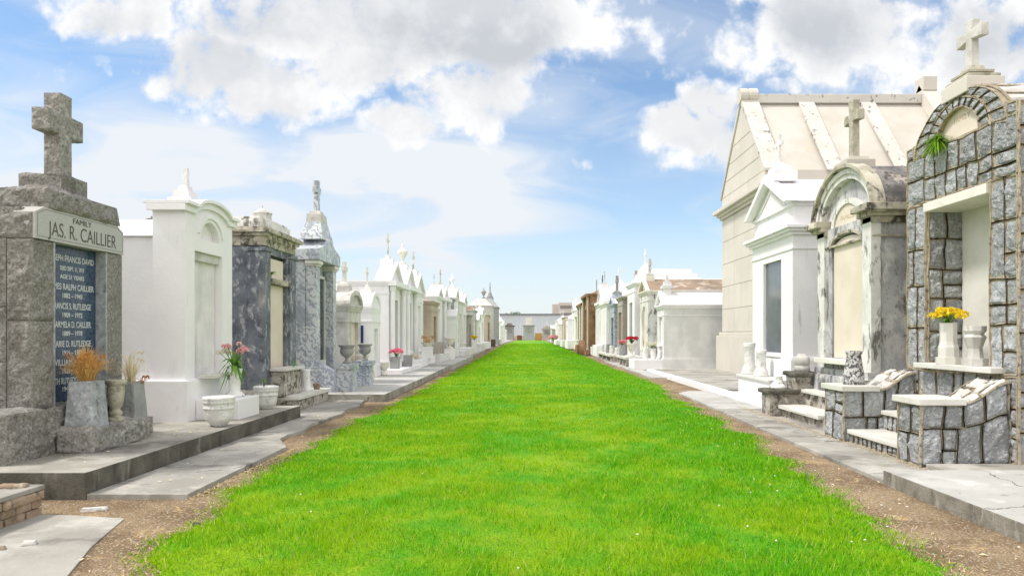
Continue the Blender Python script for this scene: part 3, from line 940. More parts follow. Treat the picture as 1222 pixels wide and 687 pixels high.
def blades():
    rs = np.random.RandomState(4)
    P, Hs, Ws, Ln = [], [], [], []
    for (y0, y1, dens, hh, ww) in ((3.6, 7.5, 5600, .050, .0050), (7.5, 12, 3600, .050, .0062), (12, 20, 2000, .050, .0080), (20, 36, 900, .05, .012), (36, 70, 260, .055, .022), (70, 120, 70, .06, .04)):
        n = int(8.2 * (y1 - y0) * dens)
        x = rs.uniform(-3.9, 5.0, n)
        y_ = rs.uniform(y0, y1, n)
        # only what the lens could see, plus a margin for a step aside
        P.append((x, y_))
        Hs.append(np.full(n, hh))
        Ws.append(np.full(n, ww))
    x = np.concatenate([p[0] for p in P])
    y_ = np.concatenate([p[1] for p in P])
    hh = np.concatenate(Hs)
    ww = np.concatenate(Ws)
    yt = np.linspace(3, 187, 6000)
    ed = np.array([lawn_edges(v) for v in yt])
    le, re = np.interp(y_, yt, ed[:, 0]), np.interp(y_, yt, ed[:, 1])
    inn = np.minimum(x - le, re - x)
    keep = inn > (-.22 * rs.uniform(0, 1, len(x)) ** 2.5 - .02)
    fr_ = np.abs(x / y_) < .80
    # clumpy density
    cl = np.sin(x * 3.1 + np.sin(y_ * 2.3) * 1.4) * np.sin(y_ * 2.7 + np.sin(x * 1.9) * 1.7) + .6 * np.sin(x * 9.7 + y_ * 4.1) * np.sin(y_ * 11.3 - x * 3.7)
    keep &= fr_ & (rs.uniform(-2.6, 1.1, len(x)) < cl + .55)
    x, y_, hh, ww, cl, inn = x[keep], y_[keep], hh[keep], ww[keep], cl[keep], inn[keep]
    n = len(x)
    th = rs.uniform(0, 2 * np.pi, n)
    ph = rs.uniform(0, 2 * np.pi, n)
    hb = hh * rs.uniform(.35, 1.25, n) * (1 + .25 * cl) * np.clip(.5 + inn * 2.2, .45, 1)
    lean = hb * rs.uniform(.25, 1.3, n)
    zb = .008 + .02 * np.clip(inn, 0, 1)
    V = np.empty((n, 3, 3))
    V[:, 0] = np.stack([x - np.cos(th) * ww, y_ - np.sin(th) * ww, zb * 0], 1)
    V[:, 1] = np.stack([x + np.cos(th) * ww, y_ + np.sin(th) * ww, zb * 0], 1)
    V[:, 2] = np.stack([x + np.cos(ph) * lean, y_ + np.sin(ph) * lean, zb + hb], 1)
    # taller coarse weeds
    tv = []
    spots = [(-.20, 7.9, .13, 70), (-1.75, 8.2, .10, 40), (.25, 4.9, .13, 60), (2.6, 7.0, .10, 60), (2.75, 8.3, .12, 90), (3.0, 9.2, .12, 90), (1.2, 6.2, .07, 40), (-1.9, 5.2, .07, 40), (.9, 9.5, .08, 50),
             (3.2, 10.6, .12, 80), (-.9, 6.2, .07, 30), (2.2, 10.5, .09, 60), (-2.6, 9.0, .09, 50), (1.9, 12.5, .1, 60), (3.5, 13.0, .1, 70), (-.6, 12.0, .09, 60), (3.0, 7.6, .12, 70), (-2.9, 7.1, .08, 40), (-2.3, 4.9, .1, 30), (1.0, 4.7, .1, 30)]
    for _ in range(90):
        yy = 4.6 + 12 * rs.uniform(0, 1) ** 1.3
        spots.append((rs.uniform(-2.5, 3.2), yy, rs.uniform(.05, .10), int(rs.uniform(14, 50))))
    for (sx, sy, sh, sn) in spots:
        for _ in range(sn):
            a = rs.uniform(0, 6.28)
            rr = rs.uniform(0, .16)
            bx, by = sx + math.cos(a) * rr * 1.6, sy + math.sin(a) * rr
            a2 = a + rs.uniform(-.8, .8)
            h_ = sh * rs.uniform(.4, 1.1)
            ln = h_ * rs.uniform(.4, 1.3)
            t_ = rs.uniform(0, 6.28)
            wv = .0038
            tv.append([(bx - math.cos(t_) * wv, by - math.sin(t_) * wv, 0), (bx + math.cos(t_) * wv, by + math.sin(t_) * wv, 0), (bx + math.cos(a2) * ln, by + math.sin(a2) * ln, h_ + .02)])
    V = np.concatenate([V, np.array(tv)], 0)
    n = len(V)
    me = bpy.data.meshes.new('grass')
    me.vertices.add(3 * n)
    me.vertices.foreach_set('co', V.reshape(-1))
    me.loops.add(3 * n)
    me.loops.foreach_set('vertex_index', np.arange(3 * n, dtype=np.int32))
    me.polygons.add(n)
    me.polygons.foreach_set('loop_start', np.arange(0, 3 * n, 3, dtype=np.int32))
    me.polygons.foreach_set('loop_total', np.full(n, 3, dtype=np.int32))
    me.update()
    me.validate()
    me.materials.append(M['blade'])
    o = bpy.data.objects.new('grass', me)
    COL.objects.link(o)
    o['kind'] = 'stuff'
    tag(o, 'short bright green mown grass filling the lane', 'grass')
    print('blades', n)


blades()


def scatter(name, m, n, area, size, label, cat, seed, flat=.6):
    rg = random.Random(seed)
    mb = MB()
    for k in range(n):
        x, y_ = area(rg)
        s_ = size * rg.uniform(.4, 1.5) * (1 + y_ * .03)
        pts = []
        for t in range(6):
            an = t / 6 * 6.28 + rg.uniform(-.3, .3)
            pts.append((x + math.cos(an) * s_ * rg.uniform(.7, 1.2), y_ + math.sin(an) * s_ * rg.uniform(.7, 1.2)))
        z = .0
        hh = s_ * flat
        vs = [(a, b, z) for a, b in pts] + [(x + (a - x) * .6, y_ + (b - y_) * .6, z + hh * rg.uniform(.7, 1)) for a, b in pts]
        mb.add(vs, [tuple(range(6, 12))] + [(i, (i + 1) % 6, 6 + (i + 1) % 6, 6 + i) for i in range(6)])
    o = mb.build(name, m)
    o['kind'] = 'stuff'
    tag(o, label, cat)
    return o


def dirt_area(rg):
    y_ = 4 + 16 * rg.random() ** 1.6
    l, r_ = lawn_edges(y_)
    if rg.random() < .5:
        return r_ + rg.uniform(0, 1) * (3.9 - r_ if r_ < 3.7 else .2), y_
    return rg.uniform(-3.6 if y_ > 6.6 else -4.6, l), y_


M['pebble'] = mat('dirt_clods', (.30, .23, .155), (.20, .15, .10), 30, .95, .3, 60, island=(.34, .265, .19))
M['straw'] = mat('dry_straw', (.55, .42, .22), (.45, .33, .16), 30, .9, 0, island=(.66, .54, .32))
scatter('gravel', 'pebble', 6500, dirt_area, .0055, 'crumbs of soil and small stones on the bare dirt strips', 'gravel', 3)
scatter('shell_chips', 'marblew', 150, dirt_area, .009, 'small white shell and plaster chips in the dirt strips', 'chips', 5, .3)


def clover():
    rg = random.Random(9)
    mb = MB()
    for _ in range(60):
        y_ = 4.5 + 20 * rg.random() ** 1.4
        l, r_ = lawn_edges(y_)
        x = (l + .2 + (r_ - l - .4) * rg.random()) if rg.random() < .35 else r_ - rg.uniform(.1, 1.2)
        mb.lathe([(.003, 0), (.008, .004), (.009, .010), (.003, .014)], x, y_, .05, 6)
    o = mb.build('clover_blossoms', 'cwhite')
    o['kind'] = 'stuff'
    tag(o, 'tiny white clover heads dotted over the lawn', 'clover')
    ys_ = MB()
    for _ in range(3400):
        y_ = 4 + 18 * rg.random() ** 1.4
        l, r_ = lawn_edges(y_)
        x = (l + rg.gauss(-.12, .12)) if rg.random() < .4 else (r_ + rg.gauss(.15, .17))
        a = rg.uniform(0, 6.28)
        L_ = rg.uniform(.02, .07)
        wv = .0022 * (1 + y_ * .05)
        ys_.add([(x - math.sin(a) * wv, y_ + math.cos(a) * wv, .006), (x + math.sin(a) * wv, y_ - math.cos(a) * wv, .006),
                 (x + math.cos(a) * L_, y_ + math.sin(a) * L_, rg.uniform(.008, .03))], [(0, 1, 2)])
    for _ in range(2600):
        if rg.random() < .7:
            x, y_ = 4.60 - abs(rg.gauss(0, .07)), rg.uniform(7.45, 14.8)
            if 8.5 < y_ < 10 or 10.6 < y_ < 13:
                x += .02
            z_ = .05
        else:
            x, y_ = -3.30 + abs(rg.gauss(0, .05)), rg.uniform(6.6, 9.6)
            z_ = .01
        a = rg.uniform(0, 6.28)
        L_ = rg.uniform(.02, .06)
        wv = .003
        ys_.add([(x - math.sin(a) * wv, y_ + math.cos(a) * wv, z_), (x + math.sin(a) * wv, y_ - math.cos(a) * wv, z_),
                 (x + math.cos(a) * L_, y_ + math.sin(a) * L_, z_ + rg.uniform(.002, .02))], [(0, 1, 2)])
    o = ys_.build('dry_grass', 'straw')
    o['kind'] = 'stuff'
    tag(o, 'straw coloured dead grass along the edges of the lawn', 'dry grass')


clover()


def litter():
    rg = random.Random(33)
    mb = MB()
    for _ in range(150):
        k = rg.random()
        if k < .25:
            x, y_, z_ = rg.uniform(-5.2, -4.4), rg.uniform(6.8, 12.5), .27
        elif k < .45:
            x, y_, z_ = rg.uniform(-4.2, -3.5), rg.uniform(6.8, 14), .06
        elif k < .7:
            x, y_, z_ = rg.uniform(3.9, 4.55), rg.uniform(7.6, 14), .05
        else:
            x, y_ = dirt_area(rg)
            z_ = .004
        a = rg.uniform(0, 6.28)
        L_ = rg.uniform(.012, .035)
        c_, s_ = math.cos(a) * L_, math.sin(a) * L_
        mb.add([(x - c_, y_ - s_, z_ + .002), (x + s_ * .45, y_ - c_ * .45, z_ + .012), (x + c_, y_ + s_, z_ + .008), (x - s_ * .45, y_ + c_ * .45, z_ + .010)], [(0, 1, 2, 3)])
    o = mb.build('leaf_litter', 'drypale')
    o['kind'] = 'stuff'
    tag(o, 'scattered small dry leaves on the slabs and dirt', 'leaves')


litter()


# paving: flush sheets and raised slabs
def pave(name, poly, z0, z1, m, bevel=.008, side=None):
    mb = MB()
    mb.prismz(poly, z0, z1)
    o = mb.build(name, m, None, bevel)
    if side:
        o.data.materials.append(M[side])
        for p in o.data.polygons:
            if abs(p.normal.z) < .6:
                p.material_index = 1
    return struct(o)


def wav(x, y0, y1, amp, seed, n=14):
    return [(x + amp * noise.noise(Vector((seed, (y0 + (y1 - y0) * i / n) * 1.3, 0))), y0 + (y1 - y0) * i / n) for i in range(n + 1)]


# left
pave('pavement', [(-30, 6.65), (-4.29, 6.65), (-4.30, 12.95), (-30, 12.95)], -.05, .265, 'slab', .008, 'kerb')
pave('pavement', [(-4.285, 6.66)] + [(-3.31, 6.66), (-3.35, 9.5)] + wav(-3.72, 10.2, 14.8, .16, 3, 10) + [(-3.9, 16.3), (-4.285, 16.3)], -.05, .055, 'concrete', .006)
pave('pavement', [(-30, 12.96), (-4.296, 12.96), (-4.296, 16.28), (-30, 16.28)], -.05, .05, 'concrete', .006)
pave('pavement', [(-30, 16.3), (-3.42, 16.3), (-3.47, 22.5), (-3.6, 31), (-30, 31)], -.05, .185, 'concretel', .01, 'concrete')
pave('pavement', [(-30, 31.02), (-3.45, 31.02), (-3.55, 44), (-30, 44)], -.05, .25, 'concretel', .01)
pave('pavement', [(-30, 44.1), (-4.1, 44.1), (-4.0, 62), (-30, 62)], -.05, .16, 'concretel', .01)
pave('pavement', [(-30, 62.3), (-4.4, 62.3), (-4.3, 186), (-30, 186)], -.05, .12, 'concretel', 0)
# broken concrete sheet, near left
pave('pavement', [(-9, -2), (-2.9, 3.0), (-3.05, 4.55), (-3.28, 5.15), (-3.42, 5.65), (-3.5, 5.95), (-4.0, 6.05), (-4.27, 6.08), (-9, 6.08)], -.05, .012, 'concrete', .004)
# right
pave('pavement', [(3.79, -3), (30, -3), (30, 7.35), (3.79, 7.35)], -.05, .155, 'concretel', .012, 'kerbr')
pave('pavement', [(3.80, 7.37), (30, 7.37), (30, 11.4), (3.86, 11.4)], -.05, .045, 'concrete', .006)
pave('pavement', [(3.86, 11.41), (30, 11.41), (30, 14.4), (3.94, 14.4)], -.05, .04, 'concrete', .006)
pave('pavement', [(3.94, 14.41), (30, 14.41), (30, 19.0), (4.4, 19.0), (4.02, 18.4)], -.05, .046, 'concretel', .006)
pave('pavement', [(5.22, 19.01), (30, 19.01), (30, 30.2), (5.22, 30.2)], -.05, .075, 'concrete', .006)
pave('pavement', [(4.55, 24.8)] + wav(4.4, 25, 40, .12, 8, 10) + [(30, 40), (30, 30.3), (5.0, 30.3), (5.0, 24.8)], -.05, .06, 'concretel', .006)
pave('pavement', [(4.6, 40.1), (30, 40.1), (30, 58), (4.7, 58)], -.05, .10, 'concretel', .01)
pave('pavement', [(5.0, 58.3), (30, 58.3), (30, 186), (4.9, 186)], -.05, .14, 'concretel', 0)
k = MB()
k.prismz([(4.98, 14.6), (5.20, 14.6), (5.20, 29.0), (4.98, 29.0)], -.02, .15)
ob = k.build('kerb', 'white', None, .015)
tag(ob, 'long white painted kerb in front of the big pale mausoleum plot', 'kerb')

# crumbling brick coping, bottom left
r = root('coping_wall', (-5.6, 4.0, 0), 'low coping with a concrete top and broken brick side, bottom left corner', 'coping')
mb = MB()
mb.rough(-8, -4.42, .5, 6.10, -.02, .235, .02, .05, 3)
mb.build('core', 'oldblock', r)
cp = MB()
cp.box(-8, -4.31, .5, 6.13, .225, .268)
cp.build('top_slab', 'concrete', r, .01)
bk = MB()
rg = random.Random(12)
for row in range(3):
    y_ = 5.05 + .1 * row
    while y_ < 6.08:
        L_ = rg.uniform(.17, .25)
        bk.rough(-4.47, -4.30 - rg.uniform(0, .04), y_, min(y_ + L_, 6.12), .0 + row * .075, .068 + row * .075, .008, .025, rg.random() * 90, .01)
        y_ += L_ + .015
bk.build('brickwork', 'brick', r)
for k, (x, y_, sx, sy, a, lab) in enumerate([(-3.95, 6.25, .11, .03, .2, 'white plaster sliver lying against the foot of the dark slab'), (-3.78, 5.2, .05, .035, .4, 'grey plaster chunk alone on the broken concrete sheet'),
                                           (-4.15, 4.73, .09, .03, .3, 'longest flat plaster fragment in the pile near the bottom left'), (-4.03, 4.62, .055, .03, .5, 'chunky white plaster fragment at the right of the small pile'),
                                           (-4.22, 4.55, .05, .025, .1, 'small brown fragment in front of the plaster pile'), (-4.62, 4.62, .05, .03, .7, 'plaster fragment at the far left edge of the photo'),
                                           (-4.5, 6.0, .11, .045, .1, 'brown brick shard lying on top of the broken coping'), (-3.9, 5.08, .03, .02, 0, 'thumb sized brown crumb beside the grey plaster chunk'),
                                           (-2.78, 5.75, .035, .02, 0, 'small dark stone in the dirt beside the grass edge')]):
    z_ = .268 if k == 6 else (.0 if k in (0, 8) else .012)
    f = MB()
    f.rough(-sx, sx, -sy, sy, 0, .028, .006, .012, k * 3.7, .01, ta=.01, tb=.008)
    ca, sa = math.cos(a), math.sin(a)
    f.v = [(x + p[0] * ca - p[1] * sa, y_ + p[0] * sa + p[1] * ca, z_ + p[2]) for p in f.v]
    tag(f.build('plaster_fragment', 'brick' if k in (6, 7, 4) else ('kerb' if k == 8 else 'marblea'), None, loc=(x, y_, z_)), lab, 'rubble', 'broken pieces lying about')

exec_after = []
# ================================================================== LEFT ROW, NEAR
# --- rock-faced granite tomb with the engraved lintel
r = root('granite_tomb', (-6.6, 8.3, .265), 'rock faced grey granite tomb with engraved lintel, blue name panel and heavy cross', 'tomb')
mb = MB()
mb.rough(-9.0, -5.32, 7.0, 9.42, .20, .78, .035, .035, 5, .03)
mb.build('plinth', 'granite', r)
mb = MB()
Xf = -5.40
mb.box(-8.6, -5.56, 7.50, 9.10, .775, 3.0)
for (z0, z1, x0, x1) in ((.78, 1.75, -5.68, Xf), (1.756, 2.645, -5.68, Xf), (2.655, 2.93, -5.9, Xf - .006), (.78, 1.3, -6.5, -5.69), (1.306, 1.9, -6.5, -5.69), (1.906, 2.65, -6.5, -5.69), (2.655, 2.93, -6.9, -5.91), (.78, 1.9, -8.6, -6.51), (1.906, 2.93, -8.6, -6.51)):
    fr_y1 = 7.8 if x1 > -5.5 and z1 < 2.7 else 7.55
    mb.rough(x0, x1, 7.48, fr_y1, z0, z1, .028, .03, z0 * 7 + x0, .035, faces={(1, 0), (0, 1)} if x1 > -5.5 else {(1, 0)})
mb.rough(-5.75, Xf, 8.80, 9.12, .78, 2.645, .012, .03, 41, .03)
mb.build('wall', 'granite', r)
for q in (8.765, 7.802):
    mb = MB()
    mb.box(-5.56, Xf + .004, q, q + .03, .79, 2.648)
    mb.build('reveal', 'granitebl', r)
mb = MB()
mb.box(-5.60, -5.525, 7.81, 8.79, .80, 2.645)
pan = mb.build('name_panel', 'bluepanel', r)
lines = [('JOSEPH FRANCIS DAVID', 2.50, .098), ('DIED SEPT. 16, 1917', 2.385, .066), ('AGE 21 YEARS', 2.285, .066), ('JAMES RALPH CAILLIER', 2.165, .098), ('1882 \u2013 1945', 2.06, .074),
         ('FRANCIS S. RUTLEDGE', 1.935, .098), ('1909 \u2013 1972', 1.83, .074), ('CARMELA D. CAILLIER', 1.715, .098), ('1889 \u2013 1978', 1.61, .074),
         ('MARIE D. RUTLEDGE', 1.485, .098), ('1916 \u2013 1982', 1.38, .074), ('WILLIAM J. KRUSE', 1.265, .098), ('1925 \u2013 2007', 1.16, .074), ('EDITH RUTLEDGE TAYLOR', 1.045, .098), ('1946 \u2013 2008', .95, .074)]
for body, z, hgt in lines:
    text(body, hgt * 1.05, (-5.523, 8.315, z), -1, 'whiteink', pan, width=(.82 if len(body) > 19 else .70 if len(body) > 14 and hgt > .09 else .36 if '\u2013' in body else .44), depth=.001, off=.0016)
mb = MB()
mb.prism([(0, 0)] * 3, 0, 0) if False else None
poly = [(7.485, 2.652), (9.115, 2.652), (9.115, 2.945), (8.98, 3.02), (7.63, 3.02), (7.485, 2.945)]
lm = MB(lambda p: (-p[1], p[0], p[2]))
lm.prism(poly, 5.375, 5.62)
lin = lm.build('lintel', 'granitew', r, .004)
li = MB(lambda p: (-p[1], p[0], p[2]))
ins = [(7.515, 2.682), (9.085, 2.682), (9.085, 2.93), (8.97, 2.99), (7.64, 2.99), (7.515, 2.93), (7.515, 2.682)]
ins2 = [(7.519, 2.686), (9.081, 2.686), (9.081, 2.928), (8.968, 2.986), (7.642, 2.986), (7.519, 2.928), (7.519, 2.686)]
li.ring(ins, ins2, 5.3735, 5.38)
li.build('incised_border', 'ink', lin)
text('JAS. R. CAILLIER', .235, (-5.372, 8.32, 2.785), -1, 'ink', lin, width=1.26, depth=.001, off=-.002)
text('FAMILY', .09, (-5.372, 8.27, 2.935), -1, 'ink', lin, width=.34, depth=.001)
mb = MB()
mb.rough(-7.9, -5.36, 7.68, 9.02, 3.02, 3.25, .035, .035, 9, .03, ta=.03, tb=.03)
mb.build('roof', 'granite', r)
mb = MB()
mb.rough(-6.0, -5.50, 8.08, 8.56, 3.24, 3.49, .016, .03, 11, .025)
cr = mb.build('cross_base', 'granite', r)
mb = MB()
mb.rough(-5.80, -5.60, 8.22, 8.42, 3.48, 4.49, .014, .025, 21, .025)
mb.rough(-5.795, -5.605, 8.01, 8.64, 4.0, 4.25, .016, .025, 25, .025)
mb.build('cross', 'granitesm', r)

mb = MB()
mb.rough(-5.31, -4.90, 7.73, 8.96, .265, .535, .03, .03, 31, .025)
tag(mb.build('flower_ledge', 'granitesm', None, loc=(-5.1, 8.3, .265)), 'long rough granite block carrying two planters and an urn before the granite tomb', 'stone block')


def granite_vase(x0, x1, y0, y1, z0, h, label, m, seed):
    r = root('granite_planter', ((x0 + x1) / 2, (y0 + y1) / 2, z0), label, 'planter', 'granite planters on the rough block')
    mb = MB()
    mb.rough(x0, x1, y0, y1, z0, z0 + h, .015, .025, seed, .02, faces={(1, 0), (0, 0), (1, 1)}, ta=.035, tb=.03)
    mb.build('block', m, r)
    return r


granite_vase(-5.29, -4.95, 7.82, 8.10, .537, .53, 'nearer rough grey granite planter with dense orange dried plant', 'granitebl', 3)
granite_vase(-5.29, -4.95, 8.64, 8.93, .537, .46, 'darker granite planter farther along the ledge holding sparse dried stalks', 'grey', 8)
dried_plant('dried_plant', (-5.12, 7.96, 1.07), .31, .42, 700, 'bushy orange dried plant filling the nearer granite planter', 'dry', 4, 10, 'dryleaf')
dried_plant('dried_plant', (-5.10, 8.79, 1.0), .27, .46, 110, 'sparse golden dried stalks with pale flowers in the darker planter', 'drypale', 6, 5, 'drypale')
dried_plant('dried_plant', (-4.98, 8.86, .99), .10, .08, 24, 'drooping russet sprig hanging over the darker planter edge', 'dryleaf', 7, 4, 'dryleaf')
pot('stone_urn', (-5.03, 8.37, .537), [(.095, 0), (.095, .06), (.06, .065), (.065, .09), (.08, .11), (.045, .15), (.05, .17), (.075, .2), (.088, .30), (.095, .42), (.09, .44), (.11, .455), (.118, .50), (.10, .515)],
    'lichened carved stone urn standing between the two granite planters', 'urnstone', 14, cat='urn', flute=.04)

# --- smooth white tomb with the arched parapet
z0 = .265
F2 = frame(-1, 5.28, 10.56)
r = root('white_tomb', (-6.6, 11.4, z0), 'smooth white tomb with arched parapet and blank recessed tablet beside the granite tomb', 'tomb')
W, am = 1.67, .86
a0, a1, c0, c1 = .30, 1.27, .90, 2.93
mb = MB(F2)
mb.box(0, W, .16, .5, z0, 3.52)
mb.box(0, a0, 0, .16, z0, 3.52)
mb.box(a1, W, 0, .16, z0, 3.52)
mb.box(a0, a1, 0, .16, z0, c0)
na = arc(am - .02, 3.15, .33, .30, 0, 180, 16)
# frieze with an arched niche
mb.box(a0, am - .35, 0, .16, c1, 3.52)
mb.box(am + .31, a1, 0, .16, c1, 3.52)
mb.box(am - .35, am + .31, 0, .16, c1, 3.14)
mb.ring([(p[0], 3.52) for p in na], na, 0, .16)
up = [(0, 3.58), (.22, 3.58)] + arc(am, 3.46, .58, .24, 160, 20, 16) + [(1.45, 3.58), (W, 3.58)]
up = up + [(W, 3.52), (0, 3.52)]
mb.prism(up, 0.001, .499)
mb.box(.06, W - .06, .5, 3.4, z0, 3.15)
mb.build('wall', 'white', r)
rf = MB(F2)
rf.prism([(.0, 3.12), (W, 3.12), (W / 2, 3.50)], .505, 3.45)
rf.build('roof', 'white', r)
n1 = MB(F2)
n1.box(am - .36, am + .32, .11, .162, 3.13, 3.5)
n1.build('niche_panel', 'white2', r)
outl = [(-.10, 3.50), (.20, 3.50)] + arc(am, 3.44, .62, .21, 165, 15, 18) + [(1.50, 3.50), (W + .10, 3.50)]
outl2 = [(p[0], p[1] + .10) for p in outl]
outl3 = [(p[0], p[1] + .06) for p in outl]
c = MB(F2)
c.ring(outl2, outl, -.05, .56)
c.ring([(p[0], p[1] + .155) for p in outl], [(p[0], p[1] + .10) for p in outl], -.11, .60)
c.build('cornice', 'white', r, .006)
hm = MB(F2)
hm.ring([(p[0], p[1]) for p in arc(am - .02, 3.16, .46, .40, 170, 10, 16)], [(p[0], p[1]) for p in arc(am - .02, 3.16, .41, .35, 170, 10, 16)], -.03, .01)
hm.build('hood_mould', 'white', r)
t = MB(F2)
t.box(a0 + .01, a1 - .01, .12, .17, c0, c1 - .14)
tb = t.build('tablet', 'cream' if False else 'white2', r)
t = MB(F2)
t.box(a0, a1, .05, .17, c1 - .14, c1 - .002)
t.build('tablet_head', 'marblea', r, .004)
t = MB(F2)
t.lathe([(.018, 0), (.018, .01)], .42, .11, 2.55, 8)
t.build('bolt', 'ink', r)
p = MB(F2)
p.box(-.09, W + .05, -.075, 3.45, z0 - .02, .89)
p.box(-.05, W + .03, -.04, 3.42, .89, .905)
p.build('plinth', 'white', r, .008)
fb = MB(F2)
fb.box(am - .26, am + .26, .20, .62, 3.60, 3.84, .02, .02)
fb.box(am - .17, am + .17, .28, .56, 3.84, 3.97, .02, .02)
fb.box(am - .12, am + .12, .33, .51, 3.97, 4.06, .03, .03)
fb.box(am - .045, am + .045, .375, .465, 4.06, 4.36, .008, .008)
fb.build('finial', 'white2', r, .006)
sh = MB(F2)
sh.box(.30, 1.05, -.30, -.078, .905, .965)
sh.build('shelf', 'marblew', r, .01)
b = MB()
b.box(-5.20, -4.53, 10.73, 11.55, .266, .585)
tag(b.build('flower_block', 'white', None, .012, loc=(-4.87, 11.1, .266)), 'low white block holding the pink flower vase before the smooth white tomb', 'stone block')
fp = [(.10, 0), (.115, .02), (.125, .045), (.165, .07), (.188, .12), (.195, .22), (.20, .25), (.208, .255), (.208, .275), (.20, .28), (.204, .33), (.212, .335), (.215, .36), (.21, .37), (.22, .39), (.222, .42), (.21, .43)]
pot('garden_pot', (-4.53, 10.05, .267), fp, 'empty round white garden pot near the slab edge, closest to the camera', 'glaze', 36, .035, group='round white garden pots')
pot('garden_pot', (-4.72, 12.35, .267), [(a * .96, b * .95) for a, b in fp], 'round white garden pot with one green sprout right of the flower vase', 'glaze', 36, .035, group='round white garden pots')
pot('flower_vase', (-4.83, 11.28, .587), [(.15, 0), (.15, .03), (.12, .06), (.085, .09), (.09, .2), (.10, .36), (.115, .42), (.12, .45), (.11, .46)], 'tall white vase of pink flowers on the low white block', 'chipped', 14, .05, cat='vase')
bouquet('pink_flowers', (-4.83, 11.28, 1.04), .24, .42, 15, .065, 'pink', 'pink artificial flowers with long drooping green leaves in the tall white vase', seed=3, nleaf=34, droop=.5, leafw=.022, extra='cwhite')
bouquet('green_sprout', (-4.76, 12.35, .66), .05, .25, 1, .012, 'leaf', 'lone green sprout in the second white garden pot', 'plant', seed=8, nleaf=9)

# --- dark weathered tomb
F3 = frame(-1, 5.25, 13.58)
r = root('weathered_tomb', (-6.5, 14.45, .05), 'dark slate stained tomb with cream tablet and crumbling cornice left of veined marble tomb', 'tomb')
W = 1.74
zt = 3.36
a0, a1 = .33, 1.30
mb = MB(F3)
mb.box(0, W, .14, 2.6, .05, zt)
mb.box(0, a0, 0, .14, .05, zt)
mb.box(a1, W, 0, .14, .05, zt)
mb.box(a0, a1, 0, .14, .05, .55)
mb.box(a0, a1, 0, .14, 3.22, zt)
mb.build('wall', 'darkplaster', r)
for (q0, q1) in ((-.03, .27), (1.40, W + .03)):
    mb = MB(F3)
    mb.box(q0, q1, -.05, .3, .5, 3.25)
    mb.box(q0 - .03, q1 + .03, -.08, .33, 3.25, 3.33)
    mb.build('pilaster', 'darkplaster', r, .008)
t = MB(F3)
t.box(a0 + .01, a1 - .01, .07, .145, .56, 2.62)
t.build('tablet', 'cream', r)
t = MB(F3)
t.box(a0 + .06, a1 - .06, .05, .145, 2.76, 3.16)
t.build('name_panel', 'cream', r, .005)
t = MB(F3)
t.box(a0 - .04, a1 + .06, -.07, .12, 2.63, 2.74)
t.build('ledge', 'sootcornice', r, .01)
c = MB(F3)
for ov, h0, h1 in ((.04, 0, .07), (.03, .07, .19), (.10, .19, .25), (.17, .25, .33), (.13, .33, .36)):
    c.rough(-ov, W + ov, -ov, 2.6 + ov * .5, zt + h0, zt + h1 - .004, .010, .06, h0 * 90, .02)
c.build('cornice', 'sootcornice', r)
for k in range(6):
    a = .12 + k * .29
    c = MB(F3)
    c.box(a - .04, a + .04, -.12, .0, zt + .12, zt + .20)
    c.build('dentil', 'sootcornice', r, .01)
c = MB(F3)
c.rough(.08, W - .08, .04, 2.4, zt + .35, zt + .55, .012, .06, 77, .03)
c.rough(.14, W - .14, .08, 2.3, zt + .55, zt + .60, .01, .06, 78, .03)
c.build('roof', 'oldwhite', r)
c = MB(F3)
c.lathe([(.19, 0), (.19, .2), (.205, .21), (.205, .23), (.12, .28), (.05, .32), (.012, .34), (.012, .40)], .80, .32, 3.90, 8)
c.build('finial', 'marblea', r, .006)
p = MB(F3)
p.rough(-.08, W + .08, -.09, 2.65, .0, .50, .012, .06, 51, .03)
p.build('plinth', 'oldblock', r)
bouquet('wall_weeds', (-5.22, 13.95, 2.80), .12, .10, 2, .012, 'fern', 'tuft of weeds rooted on the ledge above the cream tablet of the dark tomb', 'plant', seed=4, nleaf=70, leafm='fern', leafw=.006)
r = root('step_block', (-4.95, 15.1, .055), 'crumbling white topped step block before the dark weathered tomb', 'step')
mb = MB()
mb.rough(-5.2, -4.72, 14.02, 16.15, .03, .27, .02, .04, 61, .03)
mb.build('core', 'oldblock', r)
mb = MB()
mb.rough(-5.25, -4.66, 13.97, 16.2, .27, .345, .008, .04, 62, .02)
mb.build('top_slab', 'marblew', r)
mb = MB()
mb.rough(-5.24, -4.93, 13.85, 14.9, .35, .86, .02, .04, 63, .03)
mb.build('upper_block', 'oldblock', r)
mb = MB()
mb.box(-5.24, -4.86, 13.8, 14.95, .862, .92)
mb.build('shelf', 'marblew', r, .012)
pot('broken_vase', (-4.98, 15.35, .347), [(.12, 0), (.12, .03), (.11, .06), (.10, .2), (.095, .40), (.10, .44), (.105, .48)], 'chipped white vase with dark scars on the crumbling step block', 'chipped', 12, .03, cat='vase')
pot('clay_pot', (-4.85, 15.72, .347), [(.06, 0), (.085, .1), (.09, .12), (.09, .14)], 'small brown clay pot behind the chipped white vase', 'brick', 12, cat='flower pot')
bouquet('dry_twig', (-4.95, 14.45, .92), .12, .22, 1, .01, 'leaf', 'thin bent twig on the shelf of the crumbling step block', 'plant', seed=14, nleaf=4)

